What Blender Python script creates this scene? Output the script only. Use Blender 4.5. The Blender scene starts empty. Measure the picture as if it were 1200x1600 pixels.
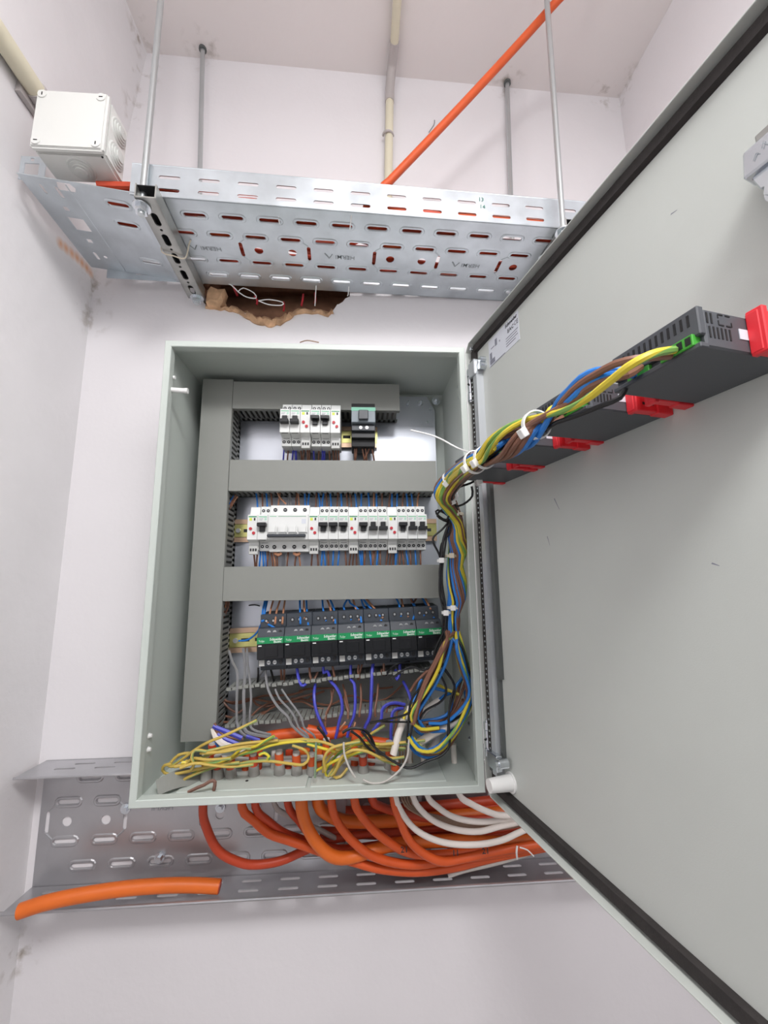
import bpy, bmesh, math, random
from mathutils import Vector, Matrix
from mathutils.geometry import delaunay_2d_cdt
random.seed(7)
scene = bpy.context.scene
COL = scene.collection

# ------------------------------------------------------------------ camera
F_PX, CAM = 643.18, Vector((.0664, -.8324, .3077))
YAW, PITCH, ROLL = -.0636, .1614, .0122
RCAM = Matrix.Rotation(YAW, 3, 'Z') @ Matrix.Rotation(PITCH, 3, 'X') @ Matrix.Rotation(ROLL, 3, 'Y')
cam_data = bpy.data.cameras.new('camera')
cam_data.sensor_fit = 'HORIZONTAL'; cam_data.sensor_width = 36
cam_data.lens = F_PX / 1200 * 36
cam_data.clip_start = .01
cam = bpy.data.objects.new('camera', cam_data); COL.objects.link(cam)
right, fwd, up = RCAM.col[0], RCAM.col[1], RCAM.col[2]
cam.matrix_world = Matrix(((right.x, up.x, -fwd.x, CAM.x), (right.y, up.y, -fwd.y, CAM.y),
                           (right.z, up.z, -fwd.z, CAM.z), (0, 0, 0, 1)))
scene.camera = cam

# ------------------------------------------------------------------ world, lamp, exposure
world = bpy.data.worlds.new('world'); scene.world = world; world.use_nodes = True
world.node_tree.nodes['Background'].inputs[0].default_value = (.93, .96, 1, 1)
world.node_tree.nodes['Background'].inputs[1].default_value = .32
lamp_data = bpy.data.lights.new('ceiling_lamp', 'AREA')        # ceiling fixture behind the camera
lamp_data.shape = 'RECTANGLE'; lamp_data.size = .7; lamp_data.size_y = .45
lamp_data.energy = 22.5; lamp_data.color = (1, .995, 1)
lamp = bpy.data.objects.new('ceiling_lamp', lamp_data); COL.objects.link(lamp)
lamp.location = (.25, -1.4, 1.45)
fill_data = bpy.data.lights.new('ceiling_fill', 'POINT')  # added point light, brightens the ceiling and upper wall
fill_data.shadow_soft_size = .12
fill_data.energy = 13.5; fill_data.color = (1, .995, 1)
fill_light = bpy.data.objects.new('ceiling_fill', fill_data); COL.objects.link(fill_light)
fill_light.location = (.25, -1.4, 1.3)
scene.view_settings.view_transform = 'Standard'
scene.view_settings.look = 'None'
scene.view_settings.exposure = 0.0
scene.view_settings.gamma = 1
scene.view_settings.use_curve_mapping = False

# ------------------------------------------------------------------ materials
def lin(c):
    c = c / 255
    return c / 12.92 if c <= .04045 else ((c + .055) / 1.055) ** 2.4
MATS = {}
def mat(name, rgb, rough=.5, metal=0., var=0., vscale=30., bump=0., bscale=200., spec=.5, rvar=0.):
    if name in MATS: return MATS[name]
    m = bpy.data.materials.new(name); m.use_nodes = True
    nt = m.node_tree; b = nt.nodes['Principled BSDF']
    col = (lin(rgb[0]), lin(rgb[1]), lin(rgb[2]), 1)
    b.inputs['Base Color'].default_value = col
    b.inputs['Roughness'].default_value = rough
    b.inputs['Metallic'].default_value = metal
    b.inputs['Specular IOR Level'].default_value = spec
    tc = nt.nodes.new('ShaderNodeTexCoord')
    if var or rvar:
        n = nt.nodes.new('ShaderNodeTexNoise'); n.inputs['Scale'].default_value = vscale; n.inputs['Detail'].default_value = 5
        nt.links.new(tc.outputs['Object'], n.inputs['Vector'])
        if var:
            r = nt.nodes.new('ShaderNodeValToRGB')
            r.color_ramp.elements[0].position = .3; r.color_ramp.elements[1].position = .7
            r.color_ramp.elements[0].color = tuple(x * (1 - var) for x in col[:3]) + (1,)
            r.color_ramp.elements[1].color = tuple(min(1, x * (1 + var)) for x in col[:3]) + (1,)
            nt.links.new(n.outputs['Fac'], r.inputs['Fac']); nt.links.new(r.outputs['Color'], b.inputs['Base Color'])
        if rvar:
            mr = nt.nodes.new('ShaderNodeMapRange')
            mr.inputs['To Min'].default_value = max(.02, rough - rvar); mr.inputs['To Max'].default_value = rough + rvar
            nt.links.new(n.outputs['Fac'], mr.inputs['Value']); nt.links.new(mr.outputs['Result'], b.inputs['Roughness'])
    if bump:
        n2 = nt.nodes.new('ShaderNodeTexNoise'); n2.inputs['Scale'].default_value = bscale; n2.inputs['Detail'].default_value = 6
        nt.links.new(tc.outputs['Object'], n2.inputs['Vector'])
        bp = nt.nodes.new('ShaderNodeBump'); bp.inputs['Strength'].default_value = bump; bp.inputs['Distance'].default_value = .002
        nt.links.new(n2.outputs['Fac'], bp.inputs['Height']); nt.links.new(bp.outputs['Normal'], b.inputs['Normal'])
    MATS[name] = m
    return m
def striped(name, a, bcol, lo=.0, hi=.36, twist=9.):
    m = bpy.data.materials.new(name); m.use_nodes = True
    nt = m.node_tree; b = nt.nodes['Principled BSDF']; b.inputs['Roughness'].default_value = .42
    uv = nt.nodes.new('ShaderNodeUVMap'); uv.uv_map = 'UVMap'
    sx = nt.nodes.new('ShaderNodeSeparateXYZ'); nt.links.new(uv.outputs[0], sx.inputs[0])
    mu = nt.nodes.new('ShaderNodeMath'); mu.operation = 'MULTIPLY_ADD'; mu.inputs[1].default_value = twist
    nt.links.new(sx.outputs['Y'], mu.inputs[0]); nt.links.new(sx.outputs['X'], mu.inputs[2])
    fr = nt.nodes.new('ShaderNodeMath'); fr.operation = 'FRACT'; nt.links.new(mu.outputs[0], fr.inputs[0])
    lt = nt.nodes.new('ShaderNodeMath'); lt.operation = 'LESS_THAN'; lt.inputs[1].default_value = hi
    nt.links.new(fr.outputs[0], lt.inputs[0])
    mx = nt.nodes.new('ShaderNodeMix'); mx.data_type = 'RGBA'
    mx.inputs['A'].default_value = tuple(lin(c) for c in a) + (1,)
    mx.inputs['B'].default_value = tuple(lin(c) for c in bcol) + (1,)
    nt.links.new(lt.outputs[0], mx.inputs['Factor']); nt.links.new(mx.outputs['Result'], b.inputs['Base Color'])
    MATS[name] = m
    return m
WALL = mat('wall_paint', (231, 228, 230), .85, var=.03, vscale=3, bump=.25, bscale=60, spec=.2)
WALLR = mat('wall_rough_paint', (228, 226, 227), .85, var=.04, vscale=5, bump=.55, bscale=42, spec=.2)
CEIL = mat('ceiling_paint', (238, 233, 231), .9, var=.03, vscale=3, bump=.2, bscale=50, spec=.2)
FLOORM = mat('floor_concrete', (165, 160, 155), .8, var=.1, vscale=6, bump=.2)
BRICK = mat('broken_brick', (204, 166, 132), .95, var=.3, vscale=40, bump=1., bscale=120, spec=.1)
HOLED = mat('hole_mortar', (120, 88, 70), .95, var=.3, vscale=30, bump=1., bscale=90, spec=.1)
CAB = mat('cabinet_grey_paint', (194, 202, 196), .42, bump=.05, bscale=900)
DOORM = mat('door_grey_paint', (196, 200, 195), .45, var=.03, vscale=6, bump=.05, bscale=900)
GASK = mat('black_foam_gasket', (46, 42, 41), .8, var=.2, vscale=60, bump=.3, bscale=400)
GASKG = mat('dark_grey_seal', (92, 96, 95), .6)
PVC = mat('grey_duct_plastic', (138, 140, 135), .5)
PVCD = mat('grey_duct_plastic_inside', (128, 129, 126), .6)
GALV = mat('galvanised_steel', (200, 207, 212), .34, .8, var=.14, vscale=16, rvar=.07)
GALVD = mat('galvanised_steel_inside', (190, 190, 193), .33, .8, var=.1, vscale=10, rvar=.06)
STRUT = mat('zinc_channel_steel', (170, 170, 166), .4, .85, var=.15, vscale=30)
ZINC = mat('bright_zinc', (214, 219, 224), .25, .95)
PLATE = mat('zinc_mounting_plate', (205, 209, 217), .36, .9, var=.06, vscale=8)
ROD = mat('threaded_rod_zinc', (200, 205, 206), .35, .9)
YPASS = mat('yellow_passivated_steel', (205, 202, 132), .3, .9, var=.15, vscale=40)
PINKP = mat('pink_passivated_edge', (206, 176, 150), .35, .9)
ORANGE = mat('orange_cable_jacket', (214, 88, 36), .42, var=.06, vscale=25)
ORANGE2 = mat('bright_orange_cable_jacket', (226, 110, 36), .42, var=.05, vscale=25)
REDOR = mat('red_orange_cable_jacket', (196, 70, 38), .45, var=.06, vscale=25)
WHITEC = mat('white_cable_jacket', (236, 228, 220), .45)
GREYC = mat('pale_grey_cable_jacket', (196, 192, 186), .5)
TAN = mat('tan_wire', (158, 132, 112), .5)
BLUE = mat('blue_wire', (44, 124, 208), .4)
VIOLET = mat('violet_blue_wire', (72, 76, 188), .4)
BROWN = mat('brown_wire', (128, 88, 70), .45)
COPPER = mat('light_brown_wire', (180, 128, 98), .45)
GREYW = mat('grey_wire', (134, 134, 136), .45)
BLACKW = mat('black_wire', (24, 24, 26), .4)
YG = striped('yellow_green_wire', (220, 200, 60), (122, 166, 84), hi=.3)
YGD = striped('dull_yellow_green_wire', (198, 170, 84), (150, 166, 100), hi=.25, twist=6)
TIEW = mat('white_nylon', (238, 238, 236), .45)
TIEC = mat('yellowed_nylon', (214, 204, 184), .5)
MCBW = mat('white_breaker_plastic', (226, 228, 226), .4)
MCBG = mat('light_grey_breaker_plastic', (196, 197, 194), .45)
DARKP = mat('dark_grey_plastic', (62, 66, 72), .4)
BLACKP = mat('black_plastic', (26, 27, 30), .4)
CONT = mat('contactor_charcoal_plastic', (54, 60, 68), .45)
CONTB = mat('contactor_black_cover', (24, 25, 28), .25)
GREEN = mat('green_band', (24, 140, 84), .4)
GREENL = mat('green_print', (96, 186, 136), .5)
MINT = mat('mint_print', (176, 214, 196), .5)
YELP = mat('yellow_print', (208, 222, 84), .5)
REDB = mat('red_button', (190, 44, 56), .4)
SCREW = mat('steel_screw', (205, 207, 208), .3, .8)
HOLE = mat('dark_terminal_hole', (40, 40, 42), .6)
PRINTW = mat('white_print', (240, 242, 240), .5)
PRINTB = mat('black_print', (38, 38, 44), .6)
PRINTG = mat('grey_print', (132, 134, 146), .6)
PENG = mat('green_marker_pen', (66, 128, 112), .6)
STICK = mat('silver_sticker', (212, 216, 224), .4)
METER = mat('meter_dark_grey_plastic', (78, 81, 86), .45)
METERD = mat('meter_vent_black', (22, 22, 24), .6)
RED = mat('red_clip_plastic', (226, 46, 56), .4)
TERM = mat('green_terminal_plastic', (66, 158, 52), .4)
JBOX = mat('junction_box_plastic', (222, 223, 219), .45)
JBOXG = mat('junction_box_grommet', (206, 208, 204), .5)
BEIGE = mat('beige_conduit', (222, 216, 192), .5)
GREYP = mat('grey_coupling', (184, 178, 176), .5)
STAMP = mat('stamped_steel_shadow', (146, 152, 156), .6, 0.)
HINGE = mat('chromed_hinge', (206, 210, 216), .22, .95)
TAPE = mat('brown_tape', (120, 88, 76), .6)
GLAND = mat('grey_rubber_seal', (150, 148, 144), .7)

def stain(m, pts, col, rad, thr=.5, nscale=45.):
    nt = m.node_tree; b = nt.nodes['Principled BSDF']
    src = b.inputs['Base Color'].links[0].from_socket
    g = nt.nodes.new('ShaderNodeNewGeometry')
    n = nt.nodes.new('ShaderNodeTexNoise'); n.inputs['Scale'].default_value = nscale; n.inputs['Detail'].default_value = 8
    nt.links.new(g.outputs['Position'], n.inputs['Vector'])
    acc = None
    for p in pts:
        d = nt.nodes.new('ShaderNodeVectorMath'); d.operation = 'DISTANCE'; d.inputs[1].default_value = p
        nt.links.new(g.outputs['Position'], d.inputs[0])
        r = nt.nodes.new('ShaderNodeMapRange'); r.inputs['From Min'].default_value = 0; r.inputs['From Max'].default_value = rad
        r.inputs['To Min'].default_value = 1; r.inputs['To Max'].default_value = 0
        nt.links.new(d.outputs['Value'], r.inputs['Value'])
        if acc is None: acc = r.outputs['Result']
        else:
            mx = nt.nodes.new('ShaderNodeMath'); mx.operation = 'MAXIMUM'
            nt.links.new(acc, mx.inputs[0]); nt.links.new(r.outputs['Result'], mx.inputs[1]); acc = mx.outputs[0]
    nr = nt.nodes.new('ShaderNodeMapRange'); nr.inputs['From Min'].default_value = thr; nr.inputs['From Max'].default_value = thr + .2
    nt.links.new(n.outputs['Fac'], nr.inputs['Value'])
    mu = nt.nodes.new('ShaderNodeMath'); mu.operation = 'MULTIPLY'; nt.links.new(acc, mu.inputs[0]); nt.links.new(nr.outputs['Result'], mu.inputs[1])
    mix = nt.nodes.new('ShaderNodeMix'); mix.data_type = 'RGBA'
    nt.links.new(mu.outputs[0], mix.inputs['Factor']); nt.links.new(src, mix.inputs['A'])
    mix.inputs['B'].default_value = tuple(lin(c) for c in col) + (1,)
    nt.links.new(mix.outputs['Result'], b.inputs['Base Color'])
MOLD = [(-.44, 0, 1.545), (-.445, 0, 1.48), (-.452, 0, 1.39), (-.44, -.04, 1.555), (.72, 0, 1.52), (.7, -.01, 1.52), (.73, -.03, 1.515), (-.3, -.02, 1.555), (.44, -.01, 1.53), (-.5, 0, .93), (-.5, 0, .86), (-.5, 0, -.3)]
for m_ in (WALL, WALLR, CEIL): stain(m_, MOLD, (158, 148, 136), .05, .52)
stain(WALLR, [(-0.5, -0.1, 0.95), (-0.5, -0.085, 0.953), (-0.5, -0.069, 0.956), (-0.5, -0.054, 0.959), (-0.5, -0.039, 0.96), (-0.5, -0.024, 0.961), (-0.5, -0.012, 0.961)], (214, 158, 112), .014, .3, 20)

# ------------------------------------------------------------------ helpers
def at(u, v, Y):
    d = RCAM @ Vector(((u - 600) / F_PX, 1, -(v - 800) / F_PX))
    return CAM + d * ((Y - CAM.y) / d.y)
DEPTH = .1885
TH = .2049
DS = Vector((math.sin(TH), -math.cos(TH), 0)); DN = Vector((-math.cos(TH), -math.sin(TH), 0))
H0 = Vector((.25, -DEPTH, 0))
def dw(s, z, h): return H0 + DS * s + DN * h + Vector((0, 0, z))
def atd(u, v, h):
    d = RCAM @ Vector(((u - 600) / F_PX, 1, -(v - 800) / F_PX))
    return CAM + d * ((H0 + DN * h - CAM).dot(DN) / d.dot(DN))
MTRAY = Matrix.Translation((0, -.0194, .9288)) @ Matrix.Rotation(.044, 4, 'Z') @ Matrix.Rotation(-.0049, 4, 'Y')
def tw(x, y, z): return MTRAY @ Vector((x, y, z))

WM = {}
def tag(o, label=None, cat=None, group=None, kind=None):
    if label: o['label'] = label
    if cat: o['category'] = cat
    if group: o['group'] = group
    if kind: o['kind'] = kind
    return o
def thing(name, label, cat, loc=(0, 0, 0), rot=(0, 0, 0), group=None):
    o = bpy.data.objects.new(name, None); COL.objects.link(o)
    o.empty_display_size = .02
    o.location = loc; o.rotation_euler = rot
    from mathutils import Euler
    WM[o] = Matrix.Translation(loc) @ Euler(rot).to_matrix().to_4x4()
    return tag(o, label, cat, group)
def dup(root, loc, label=None, group=None, rot=None):
    r = root.copy(); COL.objects.link(r); r.location = loc
    if rot is not None: r.rotation_euler = rot
    if label: r['label'] = label
    if group: r['group'] = group
    for ch in list(root.children):
        c = ch.copy(); COL.objects.link(c); c.parent = r
        for g in list(ch.children):
            d = g.copy(); COL.objects.link(d); d.parent = c
    return r

class MB:
    def __init__(self): self.v = []; self.f = []; self.m = []; self.uv = {}
    def add(self, vs, fs, mi=0):
        o = len(self.v); self.v += [Vector(x) for x in vs]
        for f in fs: self.f.append(tuple(i + o for i in f)); self.m.append(mi)
        return self
    def hexa(self, c, mi=0):            # 8 corners: bottom 4, top 4
        return self.add(c, [(0, 3, 2, 1), (4, 5, 6, 7), (0, 1, 5, 4), (1, 2, 6, 5), (2, 3, 7, 6), (3, 0, 4, 7)], mi)
    def box(self, x0, x1, y0, y1, z0, z1, mi=0, fn=None):
        c = [(x0, y0, z0), (x1, y0, z0), (x1, y1, z0), (x0, y1, z0), (x0, y0, z1), (x1, y0, z1), (x1, y1, z1), (x0, y1, z1)]
        if fn: c = [fn(*p) for p in c]
        return self.hexa(c, mi)
    def prism(self, poly, a, b, fn, mi=0):     # poly 2D, extruded from a to b ; fn(p, q, t) -> 3D
        n = len(poly)
        vs = [fn(p, q, a) for p, q in poly] + [fn(p, q, b) for p, q in poly]
        fs = [tuple(range(n - 1, -1, -1)), tuple(range(n, 2 * n))] + [(i, (i + 1) % n, (i + 1) % n + n, i + n) for i in range(n)]
        return self.add(vs, fs, mi)
    def cyl(self, a, b, r, n=12, mi=0, r2=None):
        a, b = Vector(a), Vector(b); d = (b - a).normalized(); r2 = r if r2 is None else r2
        x = d.orthogonal().normalized(); y = d.cross(x)
        vs = [a + (x * math.cos(t) + y * math.sin(t)) * r for t in [2 * math.pi * i / n for i in range(n)]]
        vs += [b + (x * math.cos(t) + y * math.sin(t)) * r2 for t in [2 * math.pi * i / n for i in range(n)]]
        fs = [tuple(range(n - 1, -1, -1)), tuple(range(n, 2 * n))] + [(i, (i + 1) % n, (i + 1) % n + n, i + n) for i in range(n)]
        return self.add(vs, fs, mi)
    def tube(self, pts, r, n=8, mi=0, caps=True, uv=False, closed=False):
        P = [Vector(p) for p in pts]; N = len(P)
        T = []
        for i in range(N):
            if closed: t = P[(i + 1) % N] - P[i - 1]
            else: t = P[min(i + 1, N - 1)] - P[max(i - 1, 0)]
            T.append(t.normalized() if t.length > 1e-9 else Vector((0, 0, 1)))
        x = T[0].orthogonal().normalized(); o = len(self.v); L = 0; Ls = []
        for i in range(N):
            if i:
                L += (P[i] - P[i - 1]).length
                x = (x - T[i] * x.dot(T[i]))
                x = x.normalized() if x.length > 1e-6 else T[i].orthogonal().normalized()
            Ls.append(L); y = T[i].cross(x)
            for k in range(n):
                a = 2 * math.pi * k / n
                self.v.append(P[i] + (x * math.cos(a) + y * math.sin(a)) * r)
        M = N if closed else N - 1
        for i in range(M):
            j = (i + 1) % N
            for k in range(n):
                k2 = (k + 1) % n
                f = (o + i * n + k, o + i * n + k2, o + j * n + k2, o + j * n + k)
                if uv: self.uv[len(self.f)] = [(k / n, Ls[i]), ((k + 1) / n, Ls[i]), ((k + 1) / n, Ls[j]), (k / n, Ls[j])]
                self.f.append(f); self.m.append(mi)
        if caps and not closed:
            self.f.append(tuple(o + k for k in range(n - 1, -1, -1))); self.m.append(mi)
            self.f.append(tuple(o + (N - 1) * n + k for k in range(n))); self.m.append(mi)
        return self
    def plate(self, outer, holes, t, fn, mi=0, smi=None):
        smi = mi if smi is None else smi
        vs = [Vector(p) for p in outer]; es = [(i, (i + 1) % len(outer)) for i in range(len(outer))]
        bbs = []
        for h in holes:
            o = len(vs); vs += [Vector(p) for p in h]; es += [(o + i, o + (i + 1) % len(h)) for i in range(len(h))]
            bbs.append((min(p[0] for p in h), max(p[0] for p in h), min(p[1] for p in h), max(p[1] for p in h)))
        ov, oe, of = delaunay_2d_cdt(vs, es, [], 0, 1e-7)[:3]
        def inside(poly, x, y):
            c = False; n = len(poly)
            for i in range(n):
                x1, y1 = poly[i]; x2, y2 = poly[(i + 1) % n]
                if (y1 > y) != (y2 > y) and x < (x2 - x1) * (y - y1) / (y2 - y1) + x1: c = not c
            return c
        tris = []
        for f in of:
            cx = sum(ov[i].x for i in f) / len(f); cy = sum(ov[i].y for i in f) / len(f)
            if not inside(outer, cx, cy): continue
            if any(b[0] < cx < b[1] and b[2] < cy < b[3] and inside(h, cx, cy) for h, b in zip(holes, bbs)): continue
            tris.append(tuple(f))
        n = len(ov)
        self.add([fn(p.x, p.y, 0) for p in ov] + [fn(p.x, p.y, t) for p in ov],
                 tris + [tuple(i + n for i in reversed(f)) for f in tris], mi)
        for loop in [outer] + list(holes):
            k = len(loop)
            self.add([fn(p[0], p[1], 0) for p in loop] + [fn(p[0], p[1], t) for p in loop],
                     [(i, (i + 1) % k, (i + 1) % k + k, i + k) for i in range(k)], smi)
        return self
    def rim(self, cx, cy, L, W, ang, h, fn, mi=0, n=5, inner=0., outer=.005):
        offs = [(inner, 0), (inner + .0012, h), (outer - .0017, h), (outer, 0)]
        loops = [stadium(cx, cy, L + 2 * o, W + 2 * o, ang, n) for o, _ in offs]
        k = len(loops[0]); vs = []
        for (o, hh), lp in zip(offs, loops): vs += [fn(p[0], p[1], -hh) for p in lp]
        fs = []
        for j in range(3):
            fs += [(j * k + i, j * k + (i + 1) % k, (j + 1) * k + (i + 1) % k, (j + 1) * k + i) for i in range(k)]
        return self.add(vs, fs, mi)
    def build(self, name, mats, parent=None, world=True, smooth=False, bevel=0, seg=1, label=None, fix=True):
        me = bpy.data.meshes.new(name)
        vs = self.v
        off = None
        if parent is not None and world:
            M = WM[parent].inverted(); vs = [M @ v for v in vs]
        elif parent is None:
            xs = [v.x for v in vs]; ys = [v.y for v in vs]; zs = [v.z for v in vs]
            off = Vector(((min(xs) + max(xs)) / 2, (min(ys) + max(ys)) / 2, min(zs)))
            vs = [v - off for v in vs]
        me.from_pydata([tuple(v) for v in vs], [], self.f)
        if not isinstance(mats, (list, tuple)): mats = [mats]
        for m in mats: me.materials.append(m)
        me.polygons.foreach_set('material_index', self.m)
        if self.uv:
            ul = me.uv_layers.new(name='UVMap')
            for fi, q in self.uv.items():
                for li, c in zip(me.polygons[fi].loop_indices, q): ul.data[li].uv = c
        if fix or bevel:
            bm = bmesh.new(); bm.from_mesh(me)
            bmesh.ops.recalc_face_normals(bm, faces=bm.faces)
            if bevel:
                es = [e for e in bm.edges if len(e.link_faces) == 2 and e.calc_face_angle(0) > .5]
                bmesh.ops.bevel(bm, geom=es, offset=bevel, segments=seg, affect='EDGES', clamp_overlap=True)
            bm.to_mesh(me); bm.free()
        if smooth:
            me.polygons.foreach_set('use_smooth', [True] * len(me.polygons))
            try: me.set_sharp_from_angle(angle=math.radians(40))
            except Exception: pass
        o = bpy.data.objects.new(name, me); COL.objects.link(o)
        if off is not None: o.location = off; WM[o] = Matrix.Translation(off)
        if parent is not None: o.parent = parent; WM[o] = WM[parent]
        if label: o['label'] = label
        return o
def stadium(cx, cy, L, W, ang=0, n=5):
    r = W / 2; a = L / 2 - r; out = []
    for s, t0 in ((1, -math.pi / 2), (-1, math.pi / 2)):
        for i in range(n + 1):
            t = t0 + math.pi * i / n
            x, y = s * a + r * math.cos(t), r * math.sin(t)
            out.append((cx + x * math.cos(ang) - y * math.sin(ang), cy + x * math.sin(ang) + y * math.cos(ang)))
    return out
def circle(cx, cy, r, n=14):
    return [(cx + r * math.cos(2 * math.pi * i / n), cy + r * math.sin(2 * math.pi * i / n)) for i in range(n)]
def rect(x0, x1, y0, y1): return [(x0, y0), (x1, y0), (x1, y1), (x0, y1)]
def spline(P, step=.006):
    P = [Vector(p) for p in P]
    if len(P) == 2: P = [P[0], (P[0] + P[1]) / 2, P[1]]
    out = []; N = len(P)
    for i in range(N - 1):
        p0 = P[i - 1] if i else P[0] * 2 - P[1]
        p1, p2 = P[i], P[i + 1]
        p3 = P[i + 2] if i + 2 < N else P[-1] * 2 - P[-2]
        k = max(2, min(14, int((p2 - p1).length / step)))
        for j in range(k):
            t = j / k
            out.append(.5 * ((2 * p1) + (p2 - p0) * t + (2 * p0 - 5 * p1 + 4 * p2 - p3) * t * t + (3 * p1 - p0 - 3 * p2 + p3) * t ** 3))
    out.append(P[-1])
    return out
def wire(name, pts, r, m, label, cat, group=None, n=6, step=.006, parent=None):
    mb = MB(); mb.tube(spline(pts, step), r, n, uv=(m in (YG, YGD)))
    o = mb.build(name, m, parent, smooth=True, fix=False)
    if parent is None: tag(o, label, cat, group)
    return o
_tc = {}
def text_mesh(txt, size, align='CENTER', bold=0.):
    key = (txt, size, align, bold)
    if key in _tc: return _tc[key]
    cu = bpy.data.curves.new('lettering', 'FONT'); cu.body = txt; cu.size = size; cu.resolution_u = 1
    cu.align_x = align; cu.align_y = 'CENTER'; cu.offset = bold
    o = bpy.data.objects.new('lettering', cu); COL.objects.link(o)
    me = bpy.data.meshes.new_from_object(o.evaluated_get(bpy.context.evaluated_depsgraph_get()))
    bpy.data.objects.remove(o); bpy.data.curves.remove(cu)
    _tc[key] = me
    return me
def lettering(txt, size, m, origin, ex, ey, parent, align='CENTER', bold=0., world=True, name='lettering'):
    me = text_mesh(txt, size, align, bold)
    if not me.materials: me.materials.append(m)
    o = bpy.data.objects.new(name, me); COL.objects.link(o)
    ex, ey = Vector(ex), Vector(ey); ez = ex.cross(ey); og = Vector(origin)
    M = Matrix(((ex.x, ey.x, ez.x, og.x), (ex.y, ey.y, ez.y, og.y), (ex.z, ey.z, ez.z, og.z), (0, 0, 0, 1)))
    o.parent = parent
    o.matrix_local = (WM[parent].inverted() @ M) if world else M
    return o
def mirror_ok(o): return o

# ------------------------------------------------------------------ the room
def struct(name, mb, m, **k):
    return tag(mb.build(name, m, **k), kind='structure')
RX0, RX1, RY0, ZF = -.502, .738, -2.6, -1.15
def zc(x): return 1.541 - .038 * (x - .15)
hole_px = [(312, 436), (318, 468), (322, 481), (345, 481), (370, 484), (385, 492), (402, 502), (418, 507), (436, 504), (450, 495), (468, 486),
           (490, 486), (512, 492), (520, 484), (530, 474), (546, 462), (552, 448), (560, 430), (540, 412), (330, 412)]
hole = [(at(u, v, 0).x, at(u, v, 0).z) for u, v in hole_px]
random.seed(3)
hole_j = []
for i, (x, z) in enumerate(hole):
    x2, z2 = hole[(i + 1) % len(hole)]
    for k in range(3):
        t = k / 3
        hole_j.append((x + (x2 - x) * t + random.uniform(-.0025, .0025), z + (z2 - z) * t + random.uniform(-.0025, .0025)))
mb = MB()
mb.plate([(-.62, ZF), (.86, ZF), (.86, zc(.86) + .01), (-.62, zc(-.62) + .01)], [hole_j], .02, lambda x, z, d: (x, d, z))
wall_back = struct('wall_back', mb, WALL)
mb = MB(); n = len(hole_j)
cxh = sum(p[0] for p in hole_j) / n; czh = sum(p[1] for p in hole_j) / n
rings = [(0, .0), (.0, .02), (-.004, .03), (.004, .05), (-.002, .08), (.0, .11)]
vs = []
for k, (g, d) in enumerate(rings):
    for i, (x, z) in enumerate(hole_j):
        r = math.hypot(x - cxh, z - czh); q = 1 + (g + random.uniform(-.006, .006) * (k > 1)) / r
        vs.append((cxh + (x - cxh) * q, d + .001 * (k == 0), czh + (z - czh) * q))
fs = []
for k in range(len(rings) - 1):
    fs += [(k * n + i, k * n + (i + 1) % n, (k + 1) * n + (i + 1) % n, (k + 1) * n + i) for i in range(n)]
fs.append(tuple((len(rings) - 1) * n + i for i in range(n)))
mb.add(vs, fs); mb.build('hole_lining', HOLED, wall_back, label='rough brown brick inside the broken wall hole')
# plaster and brick lip along the lower edge of the hole
lip = [(322, 482), (345, 484), (370, 488), (386, 497), (402, 506), (418, 511), (438, 507), (452, 498), (470, 490), (492, 490), (513, 496), (524, 487)]
lw = (5, 4, 5, 8, 10, 11, 10, 7, 5, 4, 6, 3); dense = []
for i in range(len(lip) - 1):
    for k in range(4):
        t = k / 4; dense.append((lip[i][0] * (1 - t) + lip[i + 1][0] * t + random.uniform(-1, 1), lip[i][1] * (1 - t) + lip[i + 1][1] * t + random.uniform(-2.2, 1.5), lw[i] * (1 - t) + lw[i + 1] * t + random.uniform(-2, 2.5)))
lip = dense; mb = MB(); vs = []
for i, (u, v, w) in enumerate(lip):
    a = at(u, v, -.003); b = at(u + random.uniform(-2, 2), v - w, -.001); c = at(u + random.uniform(-2, 2), v - w - 3, .03); d = at(u, v + 1.5, .0005)
    vs += [d, a + Vector((0, random.uniform(-.004, .001), 0)), b + Vector((0, random.uniform(-.005, .002), 0)), c]
fs = []
for i in range(len(lip) - 1):
    for k in range(3): fs.append((i * 4 + k, i * 4 + k + 1, i * 4 + k + 5, i * 4 + k + 4))
mb.add(vs, fs); mb.build('brick_edge', BRICK, wall_back, label='broken orange brick along the lower edge of the hole')
mb = MB()
bm = bmesh.new(); bmesh.ops.create_icosphere(bm, subdivisions=2, radius=1)
cc = at(336, 462, -.012)
vs = []
for v in bm.verts:
    c = v.co; c = Vector((max(-.75, min(.75, c.x)), max(-.8, min(.8, c.y)), max(-.8, min(.8, c.z))))
    j = 1 + random.uniform(-.22, .16)
    vs.append(cc + Vector((c.x * .026 * j, c.y * .022 * j + .012, c.z * .029 * j)))
mb.add(vs, [tuple(v.index for v in f.verts) for f in bm.faces]); bm.free()
mb.build('brick', BRICK, wall_back, label='chunk of broken brick at the left of the wall hole')
mb = MB(); mb.prism([(RX0, ZF), (RX0, .97), (-.487, 1.1), (-.437, 1.575), (-.62, 1.58), (-.62, ZF)], RY0, .001, lambda x, z, y: (x, y, z))
struct('wall_left', mb, WALLR)
mb = MB(); mb.box(RX1, RX1 + .1, RY0, .001, ZF, 1.6); struct('wall_right', mb, WALL)
mb = MB()
mb.hexa([(-.62, RY0, zc(-.62)), (.86, RY0, zc(.86)), (.86, .02, zc(.86)), (-.62, .02, zc(-.62)),
         (-.62, RY0, 1.72), (.86, RY0, 1.72), (.86, .02, 1.72), (-.62, .02, 1.72)]); struct('ceiling', mb, CEIL)
mb = MB(); mb.box(-.62, .86, RY0, .02, ZF - .05, ZF); struct('floor', mb, FLOORM)

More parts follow.
